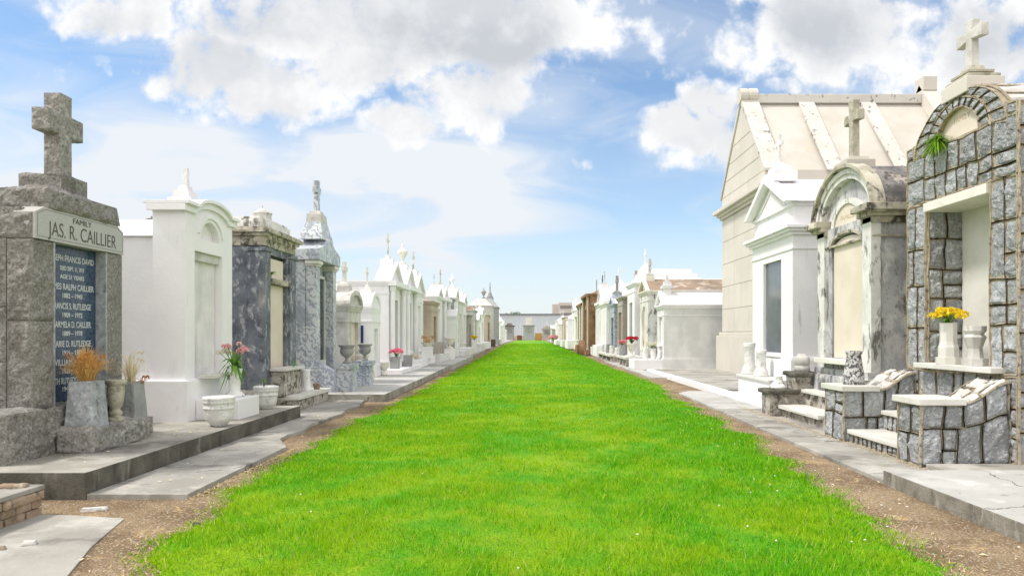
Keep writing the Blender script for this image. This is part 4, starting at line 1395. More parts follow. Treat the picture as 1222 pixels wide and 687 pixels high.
# --- veined marble tomb
z0 = .185
F4 = frame(-1, 5.20, 16.85)
W = 1.75
r = root('marble_tomb', (-6.4, 17.7, z0), 'blue grey veined marble tomb with gabled head, stacked plinth and small cross', 'tomb')
mb = MB(F4)
mb.box(-.02, W + .02, .60, 3.2, z0, 3.60)
mb.box(-.06, W + .06, .62, 3.25, 3.60, 3.66)
mb.box(-.10, W + .10, .62, 3.3, 3.66, 3.85)
mb.build('body', 'white', r, .006)
mb = MB(F4)
mb.box(0, W, .28, .595, z0, 3.42)
mb.build('wall', 'marble', r)
for q in (.0, W - .30):
    cm = MB(F4)
    cm.box(q, q + .30, 0, .278, z0 + .62, 3.28, .012, .012)
    cc = cm.build('pilaster', 'marble', r, .004)
    cp = MB(F4)
    cp.box(q - .02, q + .32, -.02, .276, z0, z0 + .62)
    cp.build('base', 'marble', cc, .006)
    cp = MB(F4)
    cp.box(q - .02, q + .32, -.02, .276, 3.28, 3.33)
    cp.box(q - .055, q + .355, -.055, .277, 3.33, 3.42)
    cp.build('capital', 'marblew', cc, .006)
g_ = MB(F4)
g_.box(.36, 1.38, .235, .285, z0 + .75, 3.05)
d = g_.build('door', 'glass', r)
g_ = MB(F4)
for q in (.32, .86, 1.36):
    g_.box(q, q + .05, .20, .29, z0 + .70, 3.12)
g_.box(.32, 1.41, .20, .288, 3.05, 3.12)
g_.box(.32, 1.41, .18, .288, z0 + .60, z0 + .75)
g_.box(.37, .86, .215, .286, z0 + 2.1, z0 + 2.85)
g_.build('door_frame', 'marblew', d, .004)
e = MB(F4)
e.prism([(-.08, 3.425), (W + .08, 3.425), (W + .08, 3.70), (W * .76, 3.84), (W / 2, 4.10), (W * .24, 3.84), (-.08, 3.70)], -.08, .60)
e.build('pediment', 'marble', r, .012)
e = MB(F4)
m_ = W / 2
e.box(m_ - .50, m_ + .50, -.02, .56, 4.0, 4.16, .04, .03)
e.box(m_ - .42, m_ + .42, .01, .52, 4.16, 4.46, .12, .06)
e.build('stacked_base', 'marble', r, .008)
e = MB(F4)
e.box(m_ - .26, m_ + .26, .07, .47, 4.46, 4.68, .02, .02)
e.box(m_ - .18, m_ + .18, .12, .42, 4.68, 4.76, .02, .02)
e.build('cross_base', 'marblea', r, .008)
e = MB(F4)
cross_mb(e, m_, .27, 4.755, .80, .14, .42, .70, .015)
e.build('cross', 'marble', r, .006)
e = MB(F4)
e.prisma([(-.42, z0), (.3, z0), (.3, .97), (.02, .97), (-.42, .70)], .0, .20)
e.build('stair_cheek', 'marbled', r, .006)
e = MB(F4)
e.box(.2, 2.1, -.60, -.3, z0, z0 + .2)
e.box(.2, 2.1, -.3, -.06, z0, z0 + .42)
e.build('steps', 'marble', r, .006)
URN = [(.10, 0), (.10, .03), (.05, .06), (.035, .11), (.05, .15), (.13, .20), (.175, .28), (.165, .33), (.15, .38), (.19, .42), (.21, .44), (.21, .46), (.19, .465)]
for k, (y_, lab, lab2) in enumerate(((17.06, 'nearer veined marble pedestal with flat cap left of its darker twin', 'grey stone urn on the nearer veined marble pedestal'), (18.95, 'farther dark blue veined marble pedestal with flat cap', 'grey stone urn on the farther darker marble pedestal'))):
    pr = root('marble_pedestal', (-4.59, y_ + .24, z0), lab, 'pedestal', 'marble pedestals before the veined tomb')
    e = MB()
    e.box(-4.78, -4.39, y_, y_ + .48, z0, .74)
    e.build('shaft', 'marbled' if k else 'marble', pr, .004)
    e = MB()
    e.box(-4.82, -4.35, y_ - .04, y_ + .52, .74, .875)
    e.build('cap', 'marbled' if k else 'marble', pr, .008)
    pot('stone_urn', (-4.58, y_ + .24, .877), URN, lab2, 'grey', 18, cat='urn', group='grey urns on marble pedestals')

# ================================================================== LEFT ROW, FARTHER
T = tomb
T('marble_tomb', -1, 5.2, 19.75, 1.5, .18, 2.1, 2.4, 'marblea', 'barrel', .42, ('fatcross', .72), 'small greyed marble tomb with round gable and stubby cross after the veined marble tomb', tab='cream', finm='creamw', open_=(.25, .8, .25, .86), over=.07)
t6 = T('white_tomb', -1, 5.2, 22.7, 1.35, .18, 2.15, 2.8, 'white', 'barrel', .5, ('thincross', .72), 'low white barrel roofed tomb with a blue plaque on its side', finm='creamw', tab='white2', open_=(.3, .75, .2, .75), over=.03)
e = MB()
e.box(-5.56, -5.46, 22.66, 22.69, 1.32, 1.9)
e.build('plaque', 'blueplaque', t6, loc=t6['o'])
T('white_tomb', -1, 5.3, 26.0, 2.6, .2, 3.25, 5, 'white', 'parapet', .80, ('thincross', 1.02), 'big white tomb with wide side wall, pediment and slim weathered cross', finm='oldwhite', tab='glass', open_=(.3, .7, .2, .85), blockD=1.9, cols=2)
T('white_tomb', -1, 5.3, 29.3, 2.4, .2, 3.3, 4, 'white', 'parapet', .85, ('urn', .95), 'white pedimented tomb topped by a bulky ornamental urn next to the cross topped one', finm='creamw', tab='glassb', open_=(.3, .72, .2, .85), blockD=1.6, cols=2, tymp=True)
T('white_tomb', -1, 5.3, 32.0, 2.5, .22, 3.25, 4, 'white', 'parapet', .85, ('cross', .95), 'steep gabled white tomb with stone cross just before the brown flat topped tomb', finm='oldwhite', tab='white2', open_=(.3, .7, .2, .85), blockD=1.6)
T('brown_tomb', -1, 4.95, 35.0, 2.5, .22, 2.9, 4, 'tan', 'hip', .12, None, 'tan stone flat topped tomb wedged between white gabled tombs', tab='brown', open_=(.35, .75, .1, .8))
T('white_tomb', -1, 5.15, 38.4, 2.3, .22, 3.35, 4, 'white', 'parapet', .55, ('thincross', .62), 'plain white tomb with wide blank side and thin dark cross past the tan tomb', finm='marblea', open_=(.3, .7, .2, .85))
T('white_tomb', -1, 5.15, 41.1, 2.5, .22, 3.4, 4, 'white', 'parapet', .7, ('thincross', .95), 'white gabled tomb with a rusty brown based cross', finm='tan', open_=(.3, .7, .2, .85), cols=2)
T('grey_tomb', -1, 5.1, 44.1, 2.6, .16, 3.6, 4, 'grey', 'hip', .2, None, 'dark grey square topped tomb with glazed doorway in the left row', tab='glassb', open_=(.3, .75, .1, .82))
T('white_tomb', -1, 5.1, 47.1, 2.6, .16, 3.8, 4, 'white', 'parapet', .7, ('urn', .85), 'tall white tomb crowned by a white urn behind the dark grey tomb', open_=(.3, .7, .2, .8))
T('small_white_tomb', -1, 4.50, 42.4, 1.1, .25, 2.3, .6, 'white', 'gable', .45, None, 'little white gabled marker standing forward of the tall left tombs', open_=(.3, .7, .25, .8), over=.08)
T('white_tomb', -1, 5.1, 50.2, 2.5, .16, 3.7, 4, 'creamw', 'steps', .8, ('spire', .9), 'cream white tomb with stepped top and tiny spire in the left row', finm='taupe')
T('white_tomb', -1, 5.1, 53.2, 2.9, .16, 3.7, 4, 'white', 'parapet', .75, ('thincross', .8), 'white square pedimented tomb with thin cross beyond the stepped one')
T('brown_tomb', -1, 5.0, 57.0, 3.0, .16, 2.9, 4, 'taupe', 'hip', .3, None, 'narrow taupe stone tomb with dark door strips in the left row', tab='blackwin')
T('white_tomb', -1, 4.95, 61.3, 4.0, .12, 3.5, 4, 'marblea', 'hip', .65, ('spire', .95), 'ashen white tomb with terracotta stained sloping top and spire', roofm='brown', finm='marblea')
T('white_tomb', -1, 4.9, 66.2, 3.4, .12, 2.7, 4, 'white', 'parapet', .8, ('cross', .8), 'squat bright white tomb low against its spired neighbour')
T('white_tomb', -1, 4.95, 71.5, 4.5, .12, 3.4, 4, 'white', 'parapet', .75, ('thincross', .6), 'wide white tomb with a faint tiny cross, two thirds down the left row')
T('brown_tomb', -1, 4.8, 79.5, 6, .12, 3.6, 4, 'tan', 'hip', .5, ('thincross', 1.1), 'rough orange brown stone tomb far down the left row', tab='brown')
T('monument_tomb', -1, 4.7, 88.0, 4, .12, 5.0, 3, 'marblea', 'hip', .9, ('urn', 1.4), 'tall pale monument with dark urn far down the left row', finm='grey')
T('monument_tomb', -1, 4.4, 97.5, 4, .12, 5.2, 3, 'grey', 'hip', 1.3, ('spire', 2.2), 'tall grey spired monument standing last and highest on the left', finm='grey')
far = ['white slab tomb low beyond the last tall left monument', 'last low grey tomb of the left row near the metal wall']
T('white_tomb', -1, 4.6, 112, 4, .12, 3.4, 3, 'white', 'gable', .6, ('cross', 1.0), 'small bright white tomb just beyond the tall spired monument on the left')
T('white_tomb', -1, 4.6, 121, 4, .12, 2.9, 3, 'white2', 'gable', .6, None, 'low chalky tomb farther than the bright white one on the left')
T('white_tomb', -1, 4.7, 131, 5, .12, 3.9, 3, 'white', 'hip', .5, None, 'upright white pillar tomb close to the metal wall on the left')
T('white_tomb', -1, 4.9, 150, 4, .12, 2.2, 3, 'white2', 'hip', .4, None, 'last low white tomb of the left row')
# tomb behind, seen over the white one
T('back_tomb', -1, 9.3, 15.6, 2.6, .05, 3.75, 3, 'oldwhite', 'steps', .22, None, 'stained tomb of the row behind, its top showing between granite and white tombs', roofm='brownroof', cornm='brownroof')
T('back_tomb', -1, 9.6, 20.0, 3, .05, 3.0, 3, 'oldwhite', 'gable', .7, None, 'plain back row tomb hidden behind the left row, nearer one', group='back row tombs')
T('back_tomb', -1, 9.8, 28.0, 3, .05, 2.7, 3, 'white2', 'gable', .7, None, 'chalky gabled back row tomb mostly hidden behind the big white tomb', group='back row tombs')


# ================================================================== RIGHT ROW, NEAR
def cobble_tomb():
    z0 = .045
    Yc, X0 = 9.08, 5.65
    ya, yb = 7.92, 10.24
    r = root('fieldstone_tomb', (7.0, Yc, z0), 'blue grey fieldstone tomb with brown mortar ridges, arched gable and white cross', 'tomb')
    core = MB()
    core.box(X0 + .57, 9.2, ya + .01, yb - .01, 0, 4.2)
    core.box(X0, X0 + .57, ya + .005, 8.41, 0, 4.2)
    core.box(X0, X0 + .57, 9.77, yb - .005, 0, 4.2)
    core.box(X0, X0 + .57, 8.41, 9.77, 0, 1.12)
    core.box(X0, X0 + .57, 8.41, 9.77, 3.46, 4.2)
    fy = lambda p: (X0 + p[1], Yc + p[0], p[2])
    a = MB(fy)
    prof = [(-1.155, 4.19), (1.155, 4.19), (1.155, 4.30), (1.0, 4.36)] + arc(0, 4.12, .98, .66, 20, 160, 18) + [(-1.0, 4.36), (-1.155, 4.30)]
    a.prism(prof, .11, 3.55)
    # front skin of the arch with the tympanum left open
    ty = arc(0, 4.18, .45, .40, 180, 0, 18)
    ou = arc(0, 4.12, .98, .66, 160, 20, 18)
    a.ring(ou, ty, 0, .12)
    a.prism([(-1.155, 4.19), (-.45, 4.19), (-.921, 4.345), (-1.0, 4.36), (-1.155, 4.30)], 0, .12)
    a.prism([(1.155, 4.19), (.45, 4.19), (.921, 4.345), (1.0, 4.36), (1.155, 4.30)], 0, .12)
    core.v += a.v[:]
    off = len(core.v) - len(a.v)
    core.f += [tuple(i + off for i in f) for f in a.f]
    # clockwise camera-side base
    core.build('wall_core', 'mortar', r)
    sm, mm = MB(), MB()
    front = plane_map((X0, Yc, 0), (0, 1, 0), (0, 0, 1), (-1, 0, 0))
    # piers
    masonry(sm, mm, cells(-1.15, -.68, 1.13, 3.46, .25, .55, rng), front)
    masonry(sm, mm, cells(.70, 1.15, 1.13, 3.46, .24, .52, rng), front)
    masonry(sm, mm, cells(-1.15, 1.15, .10, 1.10, .30, .33, rng), front)
    # field over the lintel
    masonry(sm, mm, cells(-1.15, -.72, 3.47, 4.17, .42, .36, rng) + cells(-.72, .72, 3.47, 3.80, .26, .36, rng) + cells(-.72, .72, 3.80, 4.17, .30, .38, rng) + cells(.72, 1.15, 3.47, 4.17, .42, .36, rng), front)
    masonry(sm, mm, [(-1.15, -.99, 4.17, 4.32), (.99, 1.15, 4.17, 4.32)], front)

    def ringmap(rx0, rz0, rx1, rz1, cz0, cz1):
        def f(u, v, h):
            an = math.pi * (1 - u)
            rx, rz, cz = rx0 + (rx1 - rx0) * v, rz0 + (rz1 - rz0) * v, cz0 + (cz1 - cz0) * v
            return (X0 - h, Yc + rx * math.cos(an), cz + rz * math.sin(an))
        return f
    n1, n2 = 13, 12
    masonry(sm, mm, [(k / n1, (k + 1) / n1, 0, 1) for k in range(n1)], ringmap(.455, .405, .66, .535, 4.18, 4.17), su=1.75, sv=.17, gap=.012, amp=.03)
    masonry(sm, mm, [(k / n2, (k + 1) / n2, 0, 1) for k in range(n2)], ringmap(.665, .54, .97, .665, 4.17, 4.12), su=2.3, sv=.22, gap=.012, amp=.03)
    # camera side and far side
    side = plane_map((X0, ya, 0), (1, 0, 0), (0, 0, 1), (0, -1, 0))
    masonry(sm, mm, cells(.0, 3.5, .10, 1.13, .42, .34, rng) + cells(.0, 3.5, 1.13, 4.28, .42, .45, rng), side, step=.05)
    jamb = plane_map((X0, 9.77, 0), (1, 0, 0), (0, 0, 1), (0, -1, 0))
    masonry(sm, mm, cells(.03, .56, 1.20, 3.40, .27, .48, rng), jamb)
    jamb2 = plane_map((X0, 8.41, 0), (1, 0, 0), (0, 0, 1), (0, 1, 0))
    masonry(sm, mm, cells(.03, .56, 1.20, 3.40, .27, .48, rng), jamb2, step=.06)

    # vaulted roof
    def vault(u, v, h):
        an = R(20) + R(140) * v
        return (X0 + .06 + u, Yc + (1.0 + h) * math.cos(an), 4.12 + (.68 + h) * math.sin(an))
    rs_, rm = MB(), MB()
    masonry(rs_, rm, cells(0, 3.4, 0, 1, .45, .125, rng), vault, su=1, sv=2.3, step=.09)
    sm.build('stones', 'cobble', r)
    mm.build('mortar_ridges', 'mortar', r)
    ro = rs_.build('roof', 'marblea', r)
    rm.build('roof_mortar', 'mortar', ro)
    e = MB()
    e.box(X0 - .05, X0 + .56, 8.42, 9.76, 3.33, 3.455)
    e.build('lintel', 'creamw', r, .008)
    e = MB()
    e.box(X0 + .50, X0 + .565, 8.43, 9.75, 1.2, 3.33)
    e.build('tablet', 'marblew', r)
    e = MB(fy)
    e.prism(arc(0, 4.185, .445, .395, 0, 180, 18), .06, .13)
    ty_ = e.build('tympanum', 'cream', r)
    text('FAMILY', .10, (X0 + .058, Yc - .02, 4.45), 1, 'inklight', ty_, width=.34, depth=.002)
    text('R. E. NEUMANN', .12, (X0 + .058, Yc, 4.27), 1, 'inklight', ty_, width=.68, depth=.002) if False else None
    e = MB()
    e.box(X0 - .17, X0 + .5, 8.16, 9.80, 1.135, 1.205)
    e.build('sill', 'marblew', r, .012)
    e = MB()
    cx = 5.86
    e.box(cx - .25, cx + .25, Yc - .27, Yc + .27, 4.72, 4.92)
    b = e.build('cross_base', 'lime', r, .012)
    e = MB()
    e.box(cx - .21, cx + .21, Yc - .25, Yc + .25, 4.92, 4.965)
    e.box(cx - .14, cx + .14, Yc - .17, Yc + .17, 4.965, 5.0)
    e.box(cx - .17, cx + .17, Yc - .19, Yc + .19, 5.0, 5.035)
    e.box(cx - .11, cx + .11, Yc - .13, Yc + .13, 5.035, 5.12, .03, .03)
    e.build('cross_step', 'urnstone', b, .006)
    e = MB(lambda p: (cx + p[1], Yc + p[0], p[2]))
    cross_mb(e, 0, 0, 5.115, .62, .115, .82, .68, .03)
    e.build('cross', 'marblea', r, .01)
    return r


def wing(ya, yb, label, seed):
    """low stone wall beside the steps, rising towards the tomb"""
    r = root('stair_wall', (5.1, (ya + yb) / 2, .045), label, 'wall', 'fieldstone stair walls')
    X0, X1 = 4.59, 5.62

    def ztop(u):
        x = X0 + u
        return .772 if x < 5.08 else .772 + .25 * (1 - math.cos(math.pi * (x - 5.08) / (X1 - 5.08))) / 2 + .02
    core = MB(lambda p: (p[1], p[0], p[2]))
    prof = [(X0 + .012, .02), (X1, .02), (X1, ztop(X1 - X0) - .02)] + [(x, ztop(x - X0) - .02) for x in (5.5, 5.4, 5.3, 5.2, 5.1)] + [(X0 + .012, .76)]
    core.prisma(prof, ya + .012, yb - .012)
    core.build('wall_core', 'mortar', r)
    sm, mm = MB(), MB()
    f0 = plane_map((X0, ya, 0), (0, 1, 0), (0, 0, 1), (-1, 0, 0))
    masonry(sm, mm, cells(.0, yb - ya, .045, .77, .26, .30, rng), f0)
    for yy, nn in ((ya, -1), (yb, 1)):
        def f1(u, v, h, yy=yy, nn=nn):
            return (X0 + u, yy + nn * h, .045 + v * (ztop(u) - .045))
        masonry(sm, mm, cells(0, X1 - X0, 0, 1, .26, .40, rng), f1, su=1, sv=.8)
    sm.build('stones', 'cobble', r)
    mm.build('mortar_ridges', 'mortar', r)
    c = MB()
    c.box(X0 - .06, 5.09, ya - .06, yb + .06, .775, .855)
    c.build('cap', 'marblew', r, .012)

    def ft(u, v, h):
        x = 5.09 + u
        return (x, ya - .02 + v, ztop(x - X0) + .0 + h)
    s2, m2 = MB(), MB()
    masonry(s2, m2, cells(0, .53, 0, yb - ya + .04, .27, .26, rng), ft, amp=.05, gap=.01)
    s2.build('coping_stones', 'marblea', r)
    m2.build('coping_mortar', 'mortar', r)
    return r


cobble_tomb()
wing(8.04, 8.52, 'nearest fieldstone stair wall with white marble cap and sloping coping', 1)
wing(10.0, 10.6, 'farther fieldstone stair wall, a mottled grey vase on its cap', 2)
# steps between the walls
r = root('front_steps', (5.0, 9.26, .045), 'white marble topped fieldstone steps between the two stair walls', 'steps')
for (x0, x1, za, zb) in ((4.64, 5.2, .0, .17), (5.13, 5.6, .0, .445)):
    c = MB()
    c.box(x0 + .03, x1, 8.53, 9.99, za, zb - .001)
    rs = c.build('riser', 'mortar', r)
    sm, mm = MB(), MB()
    masonry(sm, mm, [(8.54 + k * .132, 8.54 + (k + 1) * .132, max(.05, zb - .22), zb - .005) for k in range(11)], lambda u, v, h, x0=x0: (x0 + .03 - h, u, v), amp=.03)
    sm.build('stones', 'cobble', rs)
    mm.build('mortar_ridges', 'mortar', rs)
    c = MB()
    c.box(x0 - .02, x1 - .02, 8.535, 9.985, zb, zb + .06)
    c.build('tread', 'marblew', r, .012)
# thin apron at the foot of the nearest wall
pave('pavement', [(4.66, 7.36), (30, 7.42), (30, 8.0), (4.62, 8.0)], .04, .10, 'concrete', .01)

sq1 = [(.16, 0), (.16, .075), (.105, .08), (.105, .20), (.13, .24), (.13, .26), (.085, .31), (.082, .54), (.09, .55)]
pot('marble_vase', (5.63, 9.22, 1.207), [(.155, 0), (.155, .09), (.125, .092), (.125, .22), (.112, .26), (.105, .30), (.105, .54), (.11, .55)], 'white marble octagonal vase of yellow flowers in the fieldstone tomb doorway', 'marblew', 8, cat='vase', smooth=False)
pot('marble_vase', (5.66, 8.72, 1.207), [(.15, 0), (.15, .09), (.10, .092), (.085, .22), (.11, .30), (.13, .36), (.10, .40), (.13, .44), (.13, .50)], 'greyed stone vase without flowers beside the yellow flower vase', 'marblea', 8, cat='vase', smooth=False)
bouquet('yellow_flowers', (5.63, 9.22, 1.74), .20, .20, 22, .062, 'yellow', 'round bunch of yellow chrysanthemums in the white marble vase', seed=5, nleaf=26)
# fern growing out of the tympanum
bouquet('fern', (5.57, 9.36, 4.22), .24, .13, 0, .01, 'fern', 'bright green fern growing from the arched recess of the fieldstone tomb', 'plant', seed=6, nleaf=260, leafm='fern', droop=.30, leafw=.007)
pot('mottled_vase', (4.87, 10.3, .857), [(.15, 0), (.145, .06), (.14, .16), (.12, .28), (.105, .40), (.10, .44), (.12, .47), (.115, .50)], 'black and white mottled vase on the farther stair wall cap', 'mottle', 14, .02, cat='vase')

# --- round headed weathered tomb
F = frame(1, 5.6, 11.17)
W, z0 = 2.03, .04
r = root('weathered_tomb', (6.9, 12.2, z0), 'round headed stained grey tomb with cream tablet, mouldy barrel roof and tall cross', 'tomb')
am = W / 2
zt = 3.55
a0, a1, c0 = .36, 1.52, 1.18
ac = (a0 + a1) / 2
ah = arc(ac, 3.18, .58, .20, 180, 0, 12)
mb = MB(F)
mb.box(0, W, .12, 3.2, z0, zt)
mb.box(0, a0, 0, .12, z0, zt)
mb.box(a1, W, 0, .12, z0, zt)
mb.box(a0, a1, 0, .12, z0, c0)
mb.ring([(p[0], zt) for p in ah], ah, 0, .12)
# tympanum wall under the arched roof
mb.prism([(0, zt)] + arc(am, zt + .1, am - .02, .80, 180, 0, 18) + [(W, zt)], .10, .3)
mb.build('wall', 'oldplaster', r)
for q in (-.02, W - .28):
    fr2 = MB(F)
    fr2.box(q, q + .29, -.05, .119, .9, zt)
    fr2.build('pilaster', 'oldwhite', r, .01)
t = MB(F)
t.prism([(a0 + .02, c0)] + arc(ac, 3.15, .56, .19, 180, 0, 12) + [(a1 - .02, c0)], .03, .125)
t.build('tablet', 'cream', r)
h = MB(F)
h.ring(arc(ac, 3.18, .64, .26, 180, 0, 14), arc(ac, 3.18, .585, .205, 180, 0, 14), -.035, .05)
h.build('hood_mould', 'sootcornice', r)
e = MB(F)
e.ring(arc(am, zt + .02, am + .19, 1.02, 180, 0, 28), arc(am, zt + .02, am + .13, .95, 180, 0, 28), -.12, .12)
e.build('arch_mould', 'sootcornice', r, .008)
e = MB(F)
e.ring(arc(am, zt + .02, am + .12, .938, 180, 0, 28), arc(am, zt + .02, am + .03, .85, 180, 0, 28), -.055, .115)
e.ring(arc(am, zt + .02, am + .03, .85, 180, 0, 28), arc(am, zt + .02, am - .06, .76, 180, 0, 28), -.02, .114)
e.build('arch_fillet', 'oldwhite', r, .008)
e = MB(F)
e.ring(arc(am, zt - .02, .60, .48, 180, 0, 20), arc(am, zt - .02, .50, .39, 180, 0, 20), .02, .115)
e.build('inner_moulds', 'oldwhite', r)
e = MB(F)
e.prism(arc(am, zt - .01, .49, .38, 0, 180, 18), .05, .12)
tp = e.build('tympanum', 'cream', r)
text('FAMILLE', .13, (5.648, 11.17 + am, zt + .14), 1, 'inklight', tp, width=.52, depth=.002)
e = MB(F)
for ov, h0, h1 in ((.05, -.13, -.03), (.12, -.03, .05), (.22, .05, .16)):
    e.box(-ov, W * .0 + .33, -ov, 3.2, zt + h0, zt + h1)
    e.box(W - .33, W + ov, -ov, 3.2, zt + h0, zt + h1)
e.box(-.03, W + .03, -.03, 3.2, zt - .36, zt - .32)
e.build('cornice', 'sootcornice', r, .008)
e = MB(F)
e.prism(arc(am, zt + .13, am + .16, .86, 0, 180, 24), .125, 3.25)
e.build('roof', 'blackroof', r)
p = MB(F)
p.rough(-.06, W + .06, -.16, 3.3, 0, .86, .012, .07, 71, .03)
p.rough(-.03, W + .03, -.10, 3.25, .86, .98, .012, .07, 72, .03)
p.build('plinth', 'oldplaster', r)
e = MB(F)
e.box(.25, 1.75, -.24, .02, 1.08, 1.165)
e.build('sill', 'creamw', r, .01)
e = MB(F)
e.box(am - .26, am + .26, -.08, .42, zt + .96, zt + 1.10)
e.box(am - .19, am + .19, -.02, .36, zt + 1.10, zt + 1.17, .02, .02)
b = e.build('cross_base', 'limeroof', r, .01)
e = MB(F)
cross_mb(e, am, .17, zt + 1.17, 1.02, .14, .50, .70, .02)
e.build('cross', 'urnstone', r, .012)

# crude stepped plot in front of it
r = root('plot_steps', (5.1, 12.5, .04), 'moss blackened stepped kerb with white treads before the round headed tomb', 'steps')
c = MB()
c.rough(4.62, 5.12, 13.15, 13.62, .02, .47, .015, .04, 81, .03)
c.rough(5.1, 5.58, 13.15, 13.62, .02, .80, .015, .04, 82, .03)
c.rough(4.85, 5.3, 11.25, 13.16, .0, .2, .015, .05, 83, .03)
c.rough(5.28, 5.58, 11.25, 13.16, .0, .5, .015, .05, 84, .03)
c.build('core', 'oldblock', r)
c = MB()
c.rough(4.56, 5.16, 13.08, 13.68, .47, .54, .012, .03, 85, .02)
c.rough(5.06, 5.60, 13.08, 13.70, .80, .87, .012, .03, 86, .02)
c.build('cap_stone', 'kerb', r)
for (x0, x1, z) in ((4.76, 5.28, .20), (5.20, 5.56, .50)):
    c = MB()
    c.rough(x0, x1, 11.3, 13.12, z, z + .065, .006, .05, z * 99, .015)
    c.build('tread', 'marblew', r)
pot('broken_urn', (4.86, 13.38, .55), [(.17, 0), (.17, .05), (.13, .08), (.09, .13), (.075, .22), (.085, .24)], 'broken foot of a white urn on the lower mossy kerb', 'chipped', 14, cat='urn', soil=False)
pot('covered_urn', (5.33, 13.4, .875), [(.15, 0), (.15, .10), (.135, .115), (.135, .14), (.15, .155), (.145, .24), (.13, .30), (.095, .31), (.08, .35)], 'squat white capped urn on the upper mossy kerb', 'marblea', 10, cat='urn', soil=False)

# --- white pedimented tomb with the tall dark panel
r3 = T('white_tomb', 1, 5.8, 15.1, 2.7, .046, 3.75, 3.4, 'white', 'gable', .82, None, 'crisp white pedimented tomb with tall dark polished panel and small white cross', near=True, attic=.45, open_=(.255, .70, .30, .875), tab='glassb', plinth=1.0, over=.2, rec=.10)
F = frame(1, 5.8, 15.1)
e = MB(F)
am = 1.35
e.prism([(am - .95, 4.53), (am + .95, 4.53), (am, 5.12)], -.005, .03)
tp = e.build('tympanum', 'white', r3)
e = MB(F)
e.ring([(am - .75, 4.60), (am, 5.04), (am + .75, 4.60)], [(am - .64, 4.62), (am, 4.98), (am + .64, 4.62)], -.03, .0)
e.build('inner_moulding', 'white', tp)
e = MB(F)
e.box(am - .36, am + .36, -.06, .5, 5.20, 5.46)
e.box(am - .26, am + .26, .0, .42, 5.46, 5.58, .02, .02)
b = e.build('cross_base', 'white', r3, .01)
finial('cross', F, am, .2, 5.58, .80, 'white2', r3, True)
r = root('white_platform', (5.55, 16.05, .046), 'white plot block with moulded top holding two white column vases', 'platform')
c = MB()
c.box(5.25, 5.72, 14.95, 17.2, .046, .555)
c.build('block', 'white', r, .01)
c = MB()
c.box(5.20, 5.74, 14.90, 17.25, .556, .615)
c.build('top', 'marblew', r, .015)
c = MB()
c.box(5.21, 5.76, 13.9, 17.4, .0, .14)
c.build('base', 'white', r, .012)
colv = [(.185, 0), (.185, .05), (.16, .08), (.175, .13), (.13, .22), (.12, .26), (.118, .66), (.14, .70), (.13, .72), (.14, .76), (.13, .78)]
pot('column_vase', (5.46, 17.0, .617), colv, 'taller fluted white column vase, left of its twin', 'glaze', 24, .05, cat='vase', group='white column vases', soil=False)
pot('column_vase', (5.46, 16.15, .617), [(a * .92, b * .80) for a, b in colv], 'shorter white column vase nearer the dark polished panel', 'glaze', 24, .05, cat='vase', group='white column vases', soil=False)

# --- large pale mausoleum
r = root('mausoleum', (12.2, 27.3, .07), 'huge pale limestone mausoleum with steep ribbed marble roof behind the white tomb', 'mausoleum')
FX = 8.45
ya, yb, ym = 24.6, 30.0, 27.3
c = MB()
c.box(FX + .03, 16.0, ya + .03, yb - .03, .0, 7.5)
c.build('wall_core', 'limeband', r)


def ashlar(fmap, u0, u1, v0, v1, nu, nv, mb, off=0):
    hs = [(v1 - v0) / nv * (i) + v0 for i in range(nv + 1)]
    for j in range(nv):
        sh = .5 if (j + off) % 2 else 0
        us = [u0] + [u0 + (u1 - u0) * (i + sh) / nu for i in range(0 if sh else 1, nu + (0 if sh else 0))] + [u1]
        us = sorted(set(round(x, 4) for x in us))
        for a, b in zip(us, us[1:]):
            if b - a < .05:
                continue
            g_ = .008
            P = [fmap(x, z, h) for h in (0, .035) for x, z in ((a + g_, hs[j] + g_), (b - g_, hs[j] + g_), (b - g_, hs[j + 1] - g_), (a + g_, hs[j + 1] - g_))]
            mb.add(P, [(0, 1, 2, 3), (7, 6, 5, 4), (0, 4, 5, 1), (1, 5, 6, 2), (2, 6, 7, 3), (3, 7, 4, 0)])


c = MB()
ashlar(lambda u, v, h: (FX + .03 - h, u, v), ya, yb, 1.72, 6.55, 3, 5, c)
ashlar(lambda u, v, h: (u, ya + .03 - h, v), FX, 16.0, 1.72, 6.55, 5, 5, c, 1)
ashlar(lambda u, v, h: (FX + .03 - h, u, v), ya, yb, 6.98, 7.5, 3, 1, c)
ashlar(lambda u, v, h: (u, ya + .03 - h, v), FX, 16.0, 6.98, 7.5, 5, 1, c, 1)
c.build('wall', 'lime', r, .006)
c = MB()
c.box(FX - .22, 16.2, ya - .22, yb + .22, 0, 1.55)
c.box(FX - .12, 16.1, ya - .12, yb + .12, 1.55, 1.70)
c.build('plinth', 'lime', r, .03)
c = MB()
for ov, h0, h1 in ((.10, 6.56, 6.68), (.20, 6.68, 6.80), (.34, 6.80, 6.96)):
    c.box(FX - ov, 16 + ov, ya - ov, yb + ov, h0, h1)
c.build('cornice', 'lime', r, .02)
fg = lambda p: (FX + p[1], p[0], p[2])
c = MB(fg)
n_ = 5
c.prism([(ya, 7.5), (yb, 7.5), (ym, 10.85)], .0, .35)
c.build('gable_wall', 'lime', r, .01)
c = MB(fg)
for j in range(4):
    z_ = 7.5 + j * .62
    t_ = (z_ - 7.5) / 3.35 * 2.7
    c.box(ya + t_ + .1, yb - t_ - .1, -.012, .001, z_ - .006, z_ + .006)
c.build('gable_joints', 'tan', r)
c = MB(fg)
c.prism([(ya + .05, 7.48), (yb - .05, 7.48), (ym, 10.82)], .35, 7.3)
c.build('roof', 'limeroof', r)


